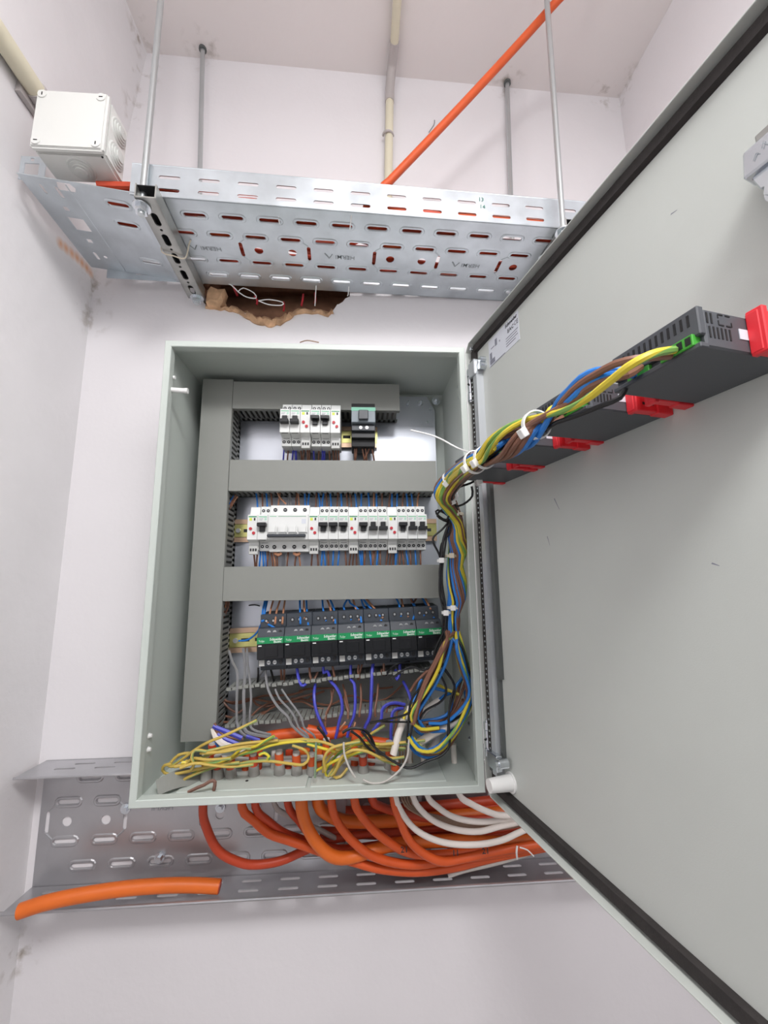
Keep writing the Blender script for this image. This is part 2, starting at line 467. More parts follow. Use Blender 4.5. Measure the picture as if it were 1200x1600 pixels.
# ------------------------------------------------------------------ cable trays
PI = math.pi
def ridge(mb, a, b, fn, w=.0016, h=.0009):
    ax, ay = a; bx, by = b; L = math.hypot(bx - ax, by - ay); nx, ny = -(by - ay) / L * w, (bx - ax) / L * w
    mb.add([fn(ax + nx, ay + ny, 0), fn(ax, ay, -h), fn(ax - nx, ay - ny, 0), fn(bx + nx, by + ny, 0), fn(bx, by, -h), fn(bx - nx, by - ny, 0)],
           [(0, 1, 4, 3), (1, 2, 5, 4)])
def tray_base(x0, x1, phase, pitch, fn, offs=(.03, .069, .1, .131, .17), rimh=.0012, skip=None, ymax=.2, extra=(), mid=True, notch=()):
    """offs measured from the first edge; fn(x, off, d)"""
    mb = MB(); holes = []; rims = []; verts_c = []
    k0 = int(math.floor((x0 - phase) / pitch)) - 1; k1 = int(math.ceil((x1 - phase) / pitch)) + 1
    for k in range(k0, k1):
        for row, off in enumerate(offs):
            half = row in (0, 4)
            cx = phase + (k + (.5 if half else 0)) * pitch
            if skip and skip(cx, off): continue
            if row != 2:
                if x0 + .022 < cx < x1 - .022:
                    holes.append(stadium(cx, off, .036, .0072)); rims.append((cx, off, .036, .0072, 0))
            elif mid and x0 + .022 < cx < x1 - .022:
                if k % 4 in (2, 3): holes.append(circle(cx, off, .0082))
            if row == 2 and mid and k % 4 in (0, 2):
                vx = cx - pitch / 2
                if x0 + .012 < vx < x1 - .012:
                    holes.append(stadium(vx, off, .034, .0068, PI / 2)); verts_c.append((vx, k % 4))
    holes += list(extra)
    mb.plate(rect(x0, x1, 0, ymax), holes, .0015, fn)
    for cx, off, L, W, a in rims: mb.rim(cx, off, L, W, a, rimh, fn, inner=.0004, outer=.0058)
    for vx, kk in verts_c:
        s = 1 if kk == 2 else -1
        ridge(mb, (vx, .1 - .018), (vx + s * .013, .071), fn); ridge(mb, (vx, .1 + .018), (vx + s * .013, .129), fn)
    return mb
def flange(x0, x1, phase, pitch, h, fn, rows=(.014, .038), cut=()):
    holes = []
    k0 = int((x0 - phase) / pitch) - 1
    for k in range(k0, k0 + int((x1 - x0) / pitch) + 3):
        cx = phase + k * pitch
        if x0 + .022 < cx < x1 - .022:
            holes += [stadium(cx, z, .034, .0062) for z in rows]
    mb = MB(); mb.plate(rect(x0, x1, 0, h), holes + list(cut), .0015, fn)
    return mb
# upper tray, hung under the ceiling. local: x along the wall, y' from -0.2 (front) to 0, z up
up_tray = thing('cable_tray', 'perforated galvanised cable tray hung on rods above the open cabinet', 'cable tray', tuple(tw(.1, -.1, 0)))
PT = .063
UX0, UX1 = -.312, .72
fb = lambda x, o, d: tw(x, -o, d)                 # seen from below; off measured from the back edge
tray_base(UX0, UX1, 0, PT, fb).build('base_plate', GALV, up_tray)
flange(UX0, UX1, 0, PT, .06, lambda x, z, d: tw(x, -.2 + d, z)).build('front_flange', GALV, up_tray)
flange(-.45, UX1, 0, PT, .06, lambda x, z, d: tw(x, -d, z)).build('back_flange', GALV, up_tray)
mb = MB(); mb.cyl(tw(UX0, -.199, .06), tw(UX1, -.199, .06), .0016, 8); mb.cyl(tw(-.45, -.0008, .06), tw(UX1, -.0008, .06), .0016, 8)
mb.build('rolled_edge', GALV, up_tray)
for k in range(-1, 2):
    xc = .0315 + k * .252
    o = lettering('HERMI', .0135, STAMP, tw(xc + .006, -.098, -.0004), MTRAY.to_3x3() @ Vector((-1, 0, 0)), MTRAY.to_3x3() @ Vector((0, 1, 0)), up_tray, bold=.0001, name='stamped_lettering')
    mb = MB(); ridge(mb, (xc - .018, .104), (xc - .0245, .093), fb, .0012, .0008); ridge(mb, (xc - .0245, .093), (xc - .033, .105), fb, .0016, .0008)
    mb.build('stamped_chevron', STAMP, up_tray)
ex, ez = MTRAY.to_3x3() @ Vector((1, 0, 0)), Vector((0, 0, 1))
lettering('13', .011, PENG, tw(.279, -.2006, .046), ex, ez, up_tray, name='handwritten_number')
lettering('14', .011, PENG, tw(.2805, -.2006, .031), ex, ez, up_tray, name='handwritten_number')

# end piece of the tray against the left wall
end = thing('cable_tray_end', 'flat galvanised tray end piece beneath the grey junction box at the left wall', 'cable tray', tuple(tw(-.4, -.1, .004)))
fe = lambda x, o, d: tw(x, -o, .003 + .02 * max(0, (-.31 - x)) / .17 + d)
ex_h = [rect(-.452, -.425, .098, .126), rect(-.447, -.438, .139, .148), rect(-.4475, -.4385, .070, .079), stadium(-.452, .036, .02, .006, PI / 2), circle(-.4345, .037, .0035),
        stadium(-.433, .176, .022, .006, PI / 2), stadium(-.457, .178, .018, .005, PI / 2), [(-.432, .181), (-.405, .181), (-.4, .19), (-.405, .197), (-.425, .197)],
        stadium(-.343, .172, .034, .0075), stadium(-.318 - .03, .131, .034, .0075), stadium(-.345, .045, .034, .0075)]
mb = MB(); mb.plate(rect(-.482, -.296, .0, .2), ex_h, .0015, fe)
for cx, off in ((-.343, .172), (-.348, .131), (-.345, .045)): mb.rim(cx, off, .034, .0075, 0, .0012, fe, inner=.0004, outer=.0055)
ridge(mb, (-.4125, .005), (-.4125, .195), fe, .0012, .0008)
mb.build('base_plate', GALV, end)
fr = lambda x, z, d: (x, -.2225 + d, .9585 + z)
mb = MB(); mb.plate(rect(-.486, -.446, .0, .044), [rect(-.479, -.456, .009, .031), rect(-.471, -.465, .035, .041)], .0015, fr); mb.build('front_tab', GALV, end)

# left strut and right strut under the tray
def strut(xc, label):
    t = thing('strut_channel', label, 'channel', tuple(tw(xc, -.1, -.03)), group=None)
    W, Hh = .03, .024; y0, y1 = -.224, .012
    fn = lambda x, y, d: tw(xc + x, y, -.027 + d)
    holes = []
    y = y0 + .03; i = 0
    while y < y1 - .02:
        holes.append(stadium(0, y + .011, .026, .0105, PI / 2)); holes.append(circle(0, y + .0315, .0025, 8)); y += .042
    mb = MB(); mb.plate(rect(-W / 2, W / 2, y0, y1), holes, .002, fn); mb.build('web', STRUT, t)
    for s in (-1, 1):
        mb = MB(); mb.box(s * W / 2 - .001, s * W / 2 + .001, y0, y1, -.027, -.002, fn=lambda x, y, z: tw(xc + x, y, z)); mb.build('side', STRUT, t)
    mb = MB(); mb.box(-W / 2 + .001, W / 2 - .001, y0 + .002, y1 - .002, -.004, -.0026, fn=lambda x, y, z: tw(xc + x, y, z)); mb.build('slot_shade', METERD, t)  # black sheet standing in for the shade behind the slots
    return t
strut(-.2755, 'perforated steel strut channel crossing under the left of the upper cable tray')
strut(.436, 'perforated steel strut channel under the upper cable tray beside the open door')
def rod(a, b, label, nut=True):
    t = thing('threaded_rod', label, 'threaded rod', tuple(a))
    mb = MB(); a, b = Vector(a), Vector(b)
    pts = []; N = max(2, int((b - a).length / .004))
    mb.cyl(a, b, .0052, 12); 
    o = mb.build('shaft', ROD, t, smooth=True)
    if nut:
        d = (b - a).normalized()
        mb = MB(); mb.cyl(a + d * .004, a + d * .0135, .0095, 6); mb.build('nut', ZINC, t)
        mb = MB(); mb.cyl(a + d * .0135, a + d * .0155, .0135, 20); mb.build('washer', ZINC, t, smooth=True)
    return t
rod((-.2775, -.2395, .884), (-.279, -.2395, 1.555), 'long zinc threaded rod in front of the tray beside the junction box')
rod((.4225, -.2255, .884), (.4365, -.2255, 1.535), 'long zinc threaded rod in front of the tray beside the open door')
rod((-.273, -.0215, .886), (-.300, -.0195, 1.558), 'short zinc threaded rod behind the tray near the left wall corner')
rod((.4185, -.012, .912), (.4405, -.0105, 1.53), 'short zinc threaded rod behind the tray near the right ceiling corner')
for x, y in ((-.3, -.0195), (.4405, -.0105)):
    mb = MB(); mb.cyl((x, y, zc(x) - .006), (x, y, zc(x) + .004), .0085, 14); tag(mb.build('ceiling_anchor', GASKG, smooth=True),
        'dark anchor in the ceiling at the top of the %s rear rod' % ('left' if x < 0 else 'right'), 'anchor')
# cable tie around the left strut
pp = [tw(-.293, -.118, -.0035), tw(-.2935, -.116, -.029), tw(-.2755, -.11, -.0305), tw(-.2575, -.104, -.029), tw(-.249, -.112, -.006), tw(-.245, -.116, -.001)]
wire('cable_tie', pp, .0013, TIEC, 'yellowed cable tie wrapped around the left strut channel', 'cable tie', n=5)
# hanging cable ties and loops below the upper tray
for a, b, lab in (((432, 320, -.218), (437, 350, -.19), 'first white cable tie hanging over the tray edge left of centre'),
                  ((550, 330, -.215), (547, 358, -.19), 'second white cable tie hanging over the tray edge near the middle')):
    A, B = at(*a), at(*b); wire('cable_tie', [A, A + (B - A) * .5 + Vector((0, -.003, 0)), B], .0011, TIEW, lab, 'cable tie', n=5)
for pts, lab in (([(326, 426, -.04), (345, 437, -.035), (362, 446, -.03), (372, 456, -.02)], 'white tie strap slanting from tray slot into the wall hole'),
                 ([(372, 456, -.02), (385, 464, -.02), (400, 466, -.02), (397, 458, -.018), (380, 450, -.018), (372, 456, -.02)], 'small white tie loop hanging inside the left part of the wall hole'),
                 ([(404, 470, -.02), (420, 476, -.02), (440, 477, -.02), (441, 472, -.018), (420, 468, -.018), (404, 470, -.02)], 'larger white tie loop hanging inside the middle of the wall hole')):
    wire('cable_tie', [at(*p) for p in pts], .0012, TIEW, lab, 'cable tie', n=5)
for pts, lab in (([(364, 446, .02), (368, 456, .015), (371, 462, .015)], 'first short red wire end seen inside the wall hole'),
                 ([(398, 463, .02), (402, 470, .015), (401, 476, .015)], 'second short red wire end seen inside the wall hole'),
                 ([(443, 472, .02), (444, 480, .015), (443, 486, .015)], 'third short red wire end seen inside the wall hole'),
                 ([(474, 460, .02), (473, 468, .015), (471, 478, .015)], 'fourth short red wire end seen inside the wall hole'),
                 ([(492, 458, .02), (493, 466, .015), (492, 474, .015)], 'fifth short red wire end seen at the right of the wall hole')):
    wire('red_wire', [at(*p) for p in pts], .0024, REDB, lab, 'wire', 'red wire ends in the wall hole')
for u in (494, 545):
    wire('cable_tie', [at(u, 446, -.035), at(u - 1, 460, -.028), at(u - 2, 478 if u < 500 else 462, -.02)], .0011, TIEW,
         'thin white tie tail hanging %s the wall hole' % ('inside the right of' if u < 500 else 'past the right end of'), 'cable tie', n=5)
# bolts through the tray base
# orange cables lying in the upper tray
random.seed(11)
rows = [(-.186, .0062, REDOR), (-.172, .0068, ORANGE), (-.157, .0066, REDOR), (-.141, .0062, REDOR), (-.126, .0065, ORANGE), (-.111, .0066, REDOR), (-.097, .006, REDOR), (-.08, .0065, REDOR), (-.066, .0062, ORANGE), (-.052, .006, REDOR)]
for i, (y, r, m) in enumerate(rows):
    x0 = -.37 - .015 * (i % 3); pts = []
    for k in range(14):
        x = x0 + k * (1.08 / 13)
        w = .006 * math.sin(k * 1.7 + i) + (.03 * max(0, (k - 3) / 10) * (-.2 if y < -.1 else -.08))
        pts.append(tw(max(-.475, x), y + w, .0045 + r + .016 * min(1, max(0, (-.2 - x) / .1)) + .006 * (1 + math.sin(k * 1.3 + 2 * i)) * (k % 2)))
    wire('orange_cable', pts, r, m, 'orange cable lying lengthwise in the upper cable tray', 'cable', 'orange cables lying in the upper tray', n=8, step=.02)
wire('orange_cable', [tw(.07, -.18, .03), tw(.12, -.1905, .018), tw(.25, -.1915, .0155), tw(.45, -.191, .0155), tw(.69, -.191, .016)], .0062, ORANGE, 'orange cable pressed against the front flange inside the upper tray', 'cable', n=8, step=.02)
wire('orange_cable', [tw(-.02, -.1, .03), tw(.06, -.1, .04), at(596, 297, -.14), at(607, 285, -.14), at(675, 214, -.15), at(740, 145, -.165), at(800, 80, -.18), at(838, 38, -.195), at(872, 0, -.21), at(920, -50, -.24), at(920, -50, -.24) + Vector((.05, -.03, .05)), Vector((at(920, -50, -.24).x + .085, -.31, 1.545))],
     .0078, ORANGE, 'orange cable climbing diagonally from the upper tray towards the ceiling', 'cable', n=12, step=.01)

# ------------------------------------------------------------------ junction box
jb = thing('junction_box', 'pale grey square plastic junction box with rubber grommets in the upper left corner', 'junction box', (-.381, -.238, .966))
JX0, JX1, JZ0, JZ1, JYB, JYL = -.4335, -.3275, .967, 1.071, -.2105, -.262
mb = MB(); mb.box(JX0, JX1, JYL, JYB, JZ0, JZ1); mb.build('body', JBOX, jb, bevel=.004, seg=3, smooth=True)
mb = MB(); mb.box(JX0 - .0012, JX1 + .0012, JYL - .009, JYL + .001, JZ0 - .0012, JZ1 + .0012); lid = mb.build('lid', JBOX, jb, bevel=.003, seg=3, smooth=True)
for sx, sz, vert in ((JX0 + .009, JZ1 - .009, 1), (JX1 - .009, JZ1 - .009, 0), (JX0 + .009, JZ0 + .009, 0), (JX1 - .009, JZ0 + .009, 1)):
    mb = MB(); mb.cyl((sx, JYL - .0085, sz), (sx, JYL - .0105, sz), .0068, 20); mb.build('lid_screw', JBOX, lid, smooth=True)
    mb = MB(); a, b = (.0008, .0028) if vert else (.0028, .0008)
    mb.box(sx - a, sx + a, JYL - .0108, JYL - .0104, sz - b, sz + b); mb.build('screw_slot', METERD, lid)
def grommet(c, nrm, R):
    c, nrm = Vector(c), Vector(nrm); mb = MB()
    prof = [(R, 0), (R * .92, .0022), (R * .78, .0022), (R * .76, .0042), (R * .62, .0042), (R * .6, .0062), (R * .44, .0062), (R * .42, .008), (R * .2, .008), (0.0005, .0086)]
    x = nrm.orthogonal().normalized(); y = nrm.cross(x); n = 24; vs = []
    for r, h in prof: vs += [c + nrm * h + (x * math.cos(2 * PI * i / n) + y * math.sin(2 * PI * i / n)) * r for i in range(n)]
    fs = []
    for k in range(len(prof) - 1): fs += [(k * n + i, k * n + (i + 1) % n, (k + 1) * n + (i + 1) % n, (k + 1) * n + i) for i in range(n)]
    mb.add(vs, fs); mb.build('grommet', JBOXG, jb, smooth=True)
grommet((JX1, -.2365, JZ0 + .073), (1, 0, 0), .0205); grommet((JX1, -.2365, JZ0 + .027), (1, 0, 0), .0205); grommet((-.378, -.2365, JZ0), (0, 0, -1), .0205)
mb = MB(); mb.cyl((JX1 - .006, JYL + .004, JZ0 + .0005), (JX1 - .006, JYL + .004, JZ0 - .0006), .0015, 8); mb.build('drain_hole', METERD, jb)

# conduits
cl = thing('wall_conduit', 'beige plastic conduit along the left wall behind the junction box', 'conduit', (-.47, -.3, 1.1))
mb = MB(); mb.cyl((-.468, -1.9, 1.128), (-.468, -.232, 1.118), .0145, 16); mb.build('pipe', BEIGE, cl, smooth=True)
mb = MB(); mb.cyl((-.468, -.236, 1.118), (-.468, -.205, 1.116), .0165, 16); mb.build('coupling', GREYP, cl, smooth=True)
mb = MB(); mb.box(-.486, -.478, -.25, -.2, 1.095, 1.136); mb.build('clip', GREYP, cl)
cv = thing('ceiling_conduit', 'thin beige conduit climbing the back wall and bending onto the ceiling', 'conduit', (.14, -.012, .95))
mb = MB(); mb.cyl((.131, -.0125, .96), (.1445, -.0125, 1.452), .0095, 14); mb.build('pipe', BEIGE, cv, smooth=True)
mb = MB(); mb.tube(spline([(.1445, -.0125, 1.445), (.146, -.0135, 1.49), (.149, -.028, 1.522), (.1515, -.06, 1.529), (.152, -.075, 1.529)]), .0108, 14); mb.build('elbow', GREYP, cv, smooth=True)
mb = MB(); mb.cyl((.152, -.07, 1.529), (.150, -2.0, 1.529), .0095, 14); mb.build('pipe', BEIGE, cv, smooth=True)
mb = MB(); mb.tube([Vector((.139, -.0125, 1.348)) + Vector((math.cos(a) * .0118, -abs(math.sin(a)) * .0118 + (0 if math.sin(a) >= 0 else .012), 0)) for a in [i * PI / 8 for i in range(9)]], .0028, 8); mb.build('pipe_clip', GREYP, cv, smooth=True)
wire('tie_wire', [at(679, 188, -.006), at(678, 195, -.012), at(670, 207, -.004)], .0013, GREYW, 'short grey wire stub sticking out of the wall beside the diagonal orange cable', 'wire')
wire('tie_wire', [at(469, 535, -.02), at(480, 532, -.03), at(498, 535, -.02)], .0013, TAN, 'short bent wire lying on top of the cabinet', 'wire')

# ------------------------------------------------------------------ lower tray
lo = thing('cable_tray', 'wide perforated galvanised cable tray fixed flat to the wall under the cabinet', 'cable tray', (.1, -.03, -.206))
LX0, LX1, LT, LP = -.489, .73, -.004, .0655
fl = lambda x, o, d: (x, -.0022 + d, LT - o)
tray_base(LX0, LX1, -.574, LP, fl, rimh=.0014).build('base_plate', GALVD, lo)
ft = lambda x, y, d: (x, -.0035 - y, LT - d)
lx = .064
mb = MB(); 
hol = []
for k in range(0, 19):
    cx = -.41 + k * LP
    hol += [stadium(cx, .018, .034, .0055), stadium(cx - .022, .036, .034, .0055)]
mb.plate([(LX0 - .0, 0), (LX1, 0), (LX1, lx), (LX0 - .004, lx)], [h for h in hol if max(p[0] for p in h) < LX1 - .005], .0015, ft)
mb.cyl((LX0 - .004, -.0035 - lx, LT - .001), (LX1, -.0035 - lx, LT - .001), .002, 8); mb.build('top_flange', GALVD, lo)
fbm = lambda x, y, d: (x, -.0035 - y, LT - .2 + d)
hol = []
for k in range(0, 19):
    cx = -.445 + k * LP
    hol += [stadium(cx, .014, .034, .0062), stadium(cx + .0, .037, .034, .0062)]
mb = MB(); mb.plate([(LX0, 0), (LX1, 0), (LX1, .056), (LX0 - .004, .056)], [h for h in hol if max(p[0] for p in h) < LX1 - .005], .0015, fbm)
mb.cyl((LX0 - .01, -.0595, LT - .1985), (LX1, -.0595, LT - .1985), .0028, 8); mb.build('bottom_flange', GALVD, lo)
for u, v in ((196, 1264), (249, 1341), (344, 1262), (400, 1262)):
    q = at(u, v, -.006); mb = MB(); mb.cyl(q, q + Vector((0, -.006, 0)), .0052, 6); b = mb.build('bolt', ZINC, lo)
    mb = MB(); mb.cyl(q + Vector((0, .0035, 0)), q + Vector((0, -.0005, 0)), .0085, 16); mb.build('washer', ZINC, lo, smooth=True)
om = lettering('HERMI', .0135, STAMP, (-.281, -.0045, -.088), (-1, 0, 0), (0, 0, 1), lo, name='stamped_lettering')
om.rotation_euler = om.rotation_euler

# ------------------------------------------------------------------ cabinet
cab = thing('electrical_cabinet', 'open grey wall mounted electrical cabinet with its door swung wide', 'cabinet', (0, -.09, 0))
def rings(mb, seq, cap_first=True, cap_last=True, mi=0):
    vs = []; fs = []
    for i, y in seq:
        vs += [(-.25 + i, y, i), (.25 - i, y, i), (.25 - i, y, .7 - i), (-.25 + i, y, .7 - i)]
    for k in range(len(seq) - 1):
        fs += [(k * 4 + j, k * 4 + (j + 1) % 4, (k + 1) * 4 + (j + 1) % 4, (k + 1) * 4 + j) for j in range(4)]
    if cap_first: fs.append((3, 2, 1, 0))
    if cap_last: fs.append(tuple((len(seq) - 1) * 4 + j for j in range(4)))
    mb.add(vs, fs, mi)
mb = MB(); rings(mb, [(0, -.0025), (0, -DEPTH + .001), (.001, -DEPTH), (.0095, -DEPTH), (.0105, -DEPTH + .001), (.0105, -DEPTH + .015), (.0015, -DEPTH + .0155), (.0015, -.004)])
mb.build('body', CAB, cab, smooth=True)
# corner gussets / wall brackets, floor plates
mb = MB(); mb.box(-.2, -.012, -.156, -.03, .0016, .0042); mb.build('gland_plate', CAB, cab, bevel=.0008)
mb = MB(); mb.box(-.006, .2, -.156, -.03, .0016, .0042); mb.build('gland_plate', CAB, cab, bevel=.0008)
for x, y in ((-.18, -.165), (-.095, -.164), (-.02, -.165), (.165, -.166), (-.105, -.13), (.2, -.166)):
    mb = MB(); mb.cyl((x, y, .0015), (x, y, .0046), .0024, 8); mb.build('floor_hole', METERD, cab)
# chamfered mounting plate with studs
mb = MB()
mb.prism([(-.225, .03), (.228, .03), (.228, .658), (.212, .688), (-.225, .688)], -.0185, -.0165, lambda x, z, t: (x, t, z)); mb.build('mounting_plate', PLATE, cab, bevel=.0004)
for u, v, r in ((657, 630, .0062), (681, 627, .0095), (637, 631, .0045), (672, 640, .003), (668, 660, .003)):
    q = at(u, v, -.019); mb = MB(); mb.cyl(q, q + Vector((0, -.002, 0)), r, 16); mb.build('washer', ZINC, cab, smooth=True)
    if r > .004:
        mb = MB(); mb.cyl(q, q + Vector((0, -.007, 0)), r * .62, 6); mb.build('nut', ZINC, cab)
        mb = MB(); mb.cyl(q, q + Vector((0, -.014, 0)), r * .3, 8); mb.build('stud', ZINC, cab, smooth=True)
# round rivets on the side walls, and white lock pins on the left lip
for y, z in ((-.1448, .6492), (-.1459, .6278), (-.1157, .0702), (-.1158, .0476)):
    mb = MB(); mb.cyl((.2486, y, z), (.2462, y, z), .0042, 14, r2=.002); mb.build('rivet', ZINC, cab, smooth=True)
for z in (.079, .0600):
    mb = MB(); mb.cyl((-.2486, -.146, z), (-.244, -.146, z), .0042, 14, r2=.0025); mb.build('lock_hole_plug', TIEW, cab, smooth=True)
mb = MB(); mb.cyl(at(271, 590, -.176), at(274, 590, -.176), .003, 10); mb.build('lock_hole_plug', TIEW, cab, smooth=True)
mb = MB(); mb.cyl((-.2395, -.176, .619), (-.219, -.1745, .6185), .0042, 12); mb.cyl((-.219, -.1745, .6185), (-.214, -.1745, .6185), .0046, 12); mb.build('lock_pin', TIEW, cab, smooth=True)
# hinges on the right rim
for z0, z1 in ((.6, .655), (.052, .098)):
    hx, hy = .2562, -DEPTH - .0045
    mb = MB()
    L = z1 - z0
    mb.cyl((hx, hy, z0), (hx, hy, z0 + L * .22), .0058, 14); mb.cyl((hx, hy, z0 + L * .25), (hx, hy, z0 + L * .75), .005, 14); mb.cyl((hx, hy, z0 + L * .78), (hx, hy, z1), .0058, 14)
    h = mb.build('hinge', HINGE, cab, smooth=True)
    mb = MB(); mb.cyl((hx, hy, z0 - .003), (hx, hy, z1 + .003), .0034, 10); mb.build('hinge_pin', HINGE, h, smooth=True)
    mb = MB(); mb.cyl((hx - .004, hy - .003, z0 + L * .5), (hx - .0058, hy - .0045, z0 + L * .5), .0016, 8); mb.build('grub_screw', METERD, h)

# ---- door (part of the cabinet), built in its own opened frame: s from hinge, z up, h inwards
SK = -.0135
dbox = lambda mb, s0, s1, z0, z1, h0, h1, mi=0: mb.hexa([dw(s0, z0, h0), dw(s1, z0, h0), dw(s1, z0, h1), dw(s0, z0, h1), dw(s0, z1, h0), dw(s1, z1, h0), dw(s1, z1, h1), dw(s0, z1, h1)], mi)
mb = MB()
C = .012
vs = []
N6 = 6; S0 = .0008
def inset(d):
    return [(S0 + C + d * .42, d), (.5 - d, d), (.5 - d, .7 - d), (S0 + C + d * .42, .7 - d), (S0 + d, .7 - C - d * .42), (S0 + d, C + d * .42)]
seq = [(0, SK - .0015), (0, -.0005), (.0006, 0), (.0015, 0), (.0018, -.0008), (.0018, SK)]
for d, h in seq: vs += [dw(s, z, h) for s, z in inset(d)]
fs = [(k * N6 + j, k * N6 + (j + 1) % N6, (k + 1) * N6 + (j + 1) % N6, (k + 1) * N6 + j) for k in range(len(seq) - 1) for j in range(N6)]
fs += [tuple(range(N6 - 1, -1, -1)), tuple((len(seq) - 1) * N6 + j for j in range(N6))]
mb.add(vs, fs)
door = mb.build('door', DOORM, cab, label='open grey steel door with black foam seal')
# foam gasket just inside the folded edge
g0, g1 = .0045, .0185
vs = []
for d, h in ((g0, SK + .0002), (g0 + .001, SK + .0055), (g1 - .002, SK + .0055), (g1, SK + .0002)):
    vs += [dw(s, z, h) for s, z in inset(d)]
fs = [(k * N6 + j, k * N6 + (j + 1) % N6, (k + 1) * N6 + (j + 1) % N6, (k + 1) * N6 + j) for k in range(3) for j in range(N6)]
mb = MB(); mb.add(vs, fs); mb.build('gasket', GASK, door)
# stiffening rail next to the hinge: dark perforated leg, bright leg, dark seal
mb = MB(); dbox(mb, .0100, .0215, .035, .668, SK, -.003); rail = mb.build('perforated_rail', GASKG, door)
mb = MB(); z = .05
while z < .63:
    mb.cyl(dw(.0158, z, -.003), dw(.0158, z, -.0022), .0017, 6); z += .0078
o = mb.build('rail_holes', ZINC, door); o['kind'] = 'stuff'
mb = MB(); dbox(mb, .0100, .0215, .04, .64, -.003, -.0026); mb.build('rail_strip', GASK, door)
mb = MB(); dbox(mb, .0222, .0335, .035, .655, SK, -.001); mb.build('rail', mat('pale_zinc_rail', (208, 212, 216), .35, .5), door)
mb = MB(); dbox(mb, .0355, .0455, .165, .46, SK, -.0075); mb.build('rail_seal', GASKG, door)
mb = MB(); dbox(mb, .0355, .0405, .06, .165, SK, -.008); mb.build('rail_seal', GASKG, door)
mb = MB(); dbox(mb, .013, .034, .634, .66, -.006, .0025); mb.build('rail_bracket', mat('pale_zinc_rail', (208, 212, 216), .35, .5), door, bevel=.001)
mb = MB(); mb.cyl(dw(.041, .645, SK), dw(.041, .645, -.003), .0062, 12); mb.cyl(dw(.041, .656, SK), dw(.041, .656, -.004), .005, 12); mb.build('bracket_bolt', ZINC, door, smooth=True)
mb = MB(); dbox(mb, .018, .045, .045, .066, -.004, .005); mb.build('rail_bracket', ZINC, door, bevel=.001)
mb = MB(); mb.cyl(dw(.05, .0585, -.008), dw(.05, .0585, .006), .0065, 12); mb.cyl(dw(.05, .0585, .006), dw(.05, .0585, .011), .0045, 10); mb.build('bracket_bolt', ZINC, door, smooth=True)
mb = MB(); a = dw(.0495, .0335, SK); b = dw(.0495, .0335, SK + .034)
mb.cyl(a, a + DN * .002, .013, 20); mb.cyl(a + DN * .002, b, .0105, 20, r2=.0085); pin = mb.build('buffer', TIEW, door, smooth=True, label='white plastic buffer peg at the lower hinge corner')
# edge screws of the gasket corners
for s, z in ((.012, .688), (.012, .01)):
    mb = MB(); mb.cyl(dw(s + .004, z, -.006), dw(s + .004, z, -.002), .0028, 10); mb.build('corner_screw', ZINC, door, smooth=True)
# sticker with print
mb = MB(); dbox(mb, .055, .137, .634, .678, SK, SK + .0004); stick = mb.build('sticker', STICK, door, label='small printed rating sticker')
P4 = lambda s, z: dw(s, z, SK + .0006)
lettering('Schneider', .0075, PRINTB, P4(.119, .673), -DS * -1, (0, 0, 1), door, bold=.0003, name='sticker_lettering')
lettering('CE', .0095, PRINTB, P4(.131, .6635), DS, (0, 0, 1), door, name='sticker_lettering')
lettering('EAC', .0085, PRINTB, P4(.117, .6625), DS, (0, 0, 1), door, bold=.0002, name='sticker_lettering')
mb = MB()
for s0, s1, z0, z1 in ((.074, .08, .66, .671), (.062, .072, .6615, .663), (.058, .064, .645, .656), (.0575, .072, .637, .6445), (.0575, .1, .6345, .6355),
                       (.086, .0885, .6605, .663), (.104, .135, .653, .6542), (.104, .132, .649, .6502), (.104, .134, .645, .6462), (.104, .128, .641, .6422)):
    dbox(mb, s0, s1, z0, z1, SK + .0003, SK + .0006)
mb.build('sticker_print', PRINTG, door)
# scratches on the door paint
mb = MB()
for a, b in (((866, 779), (874, 796)), ((855, 838), (859, 852)), ((894, 846), (889, 854)), ((1048, 335), (1058, 328)), ((1112, 880), (1124, 884))):
    p, q = atd(*a, SK + .0001), atd(*b, SK + .0001); w = Vector((0, 0, .0005)) + DS * .0005
    mb.add([p - w, p + w, q + w * .4, q - w * .4], [(0, 1, 2, 3)])
mb.build('scuff_marks', PRINTG, door)
# lock tongue at the free edge
LZ, LS = -.016, -.003
lk = lambda s, z, h: dw(s + LS, z + LZ, h)
lbox = lambda mb, s0, s1, z0, z1, h0, h1: dbox(mb, s0 + LS, s1 + LS, z0 + LZ, z1 + LZ, h0, h1)
mb = MB()
mb.hexa([lk(.430, .585, -.002), lk(.47, .585, -.002), lk(.47, .585, .010), lk(.430, .588, .010), lk(.4285, .606, -.002), lk(.47, .606, -.002), lk(.47, .606, .010), lk(.4315, .608, .0085)])
latch = mb.build('latch', ZINC, door, bevel=.0012, label='bright zinc lock tongue near the free edge of the door')
mb = MB(); lbox(mb, .437, .47, .604, .6165, -.006, .004); mb.build('latch_back_plate', STRUT, latch, bevel=.0008)
mb = MB(); mb.prism([(.432, .588), (.436, .575), (.446, .571), (.47, .571), (.47, .588)], -.002, .006, lambda s, z, h: lk(s, z, h)); mb.build('latch_step', ZINC, latch, bevel=.001)
mb = MB(); mb.cyl(lk(.447, .566, -.01), lk(.447, .566, .008), .0085, 18); mb.cyl(lk(.447, .566, .008), lk(.447, .566, .013), .0062, 6); mb.build('lock_nut', ZINC, latch, smooth=True)
mb = MB(); mb.cyl(lk(.452, .548, SK), lk(.452, .548, .002), .011, 18); mb.build('lock_body', STRUT, latch, smooth=True)
mb = MB()
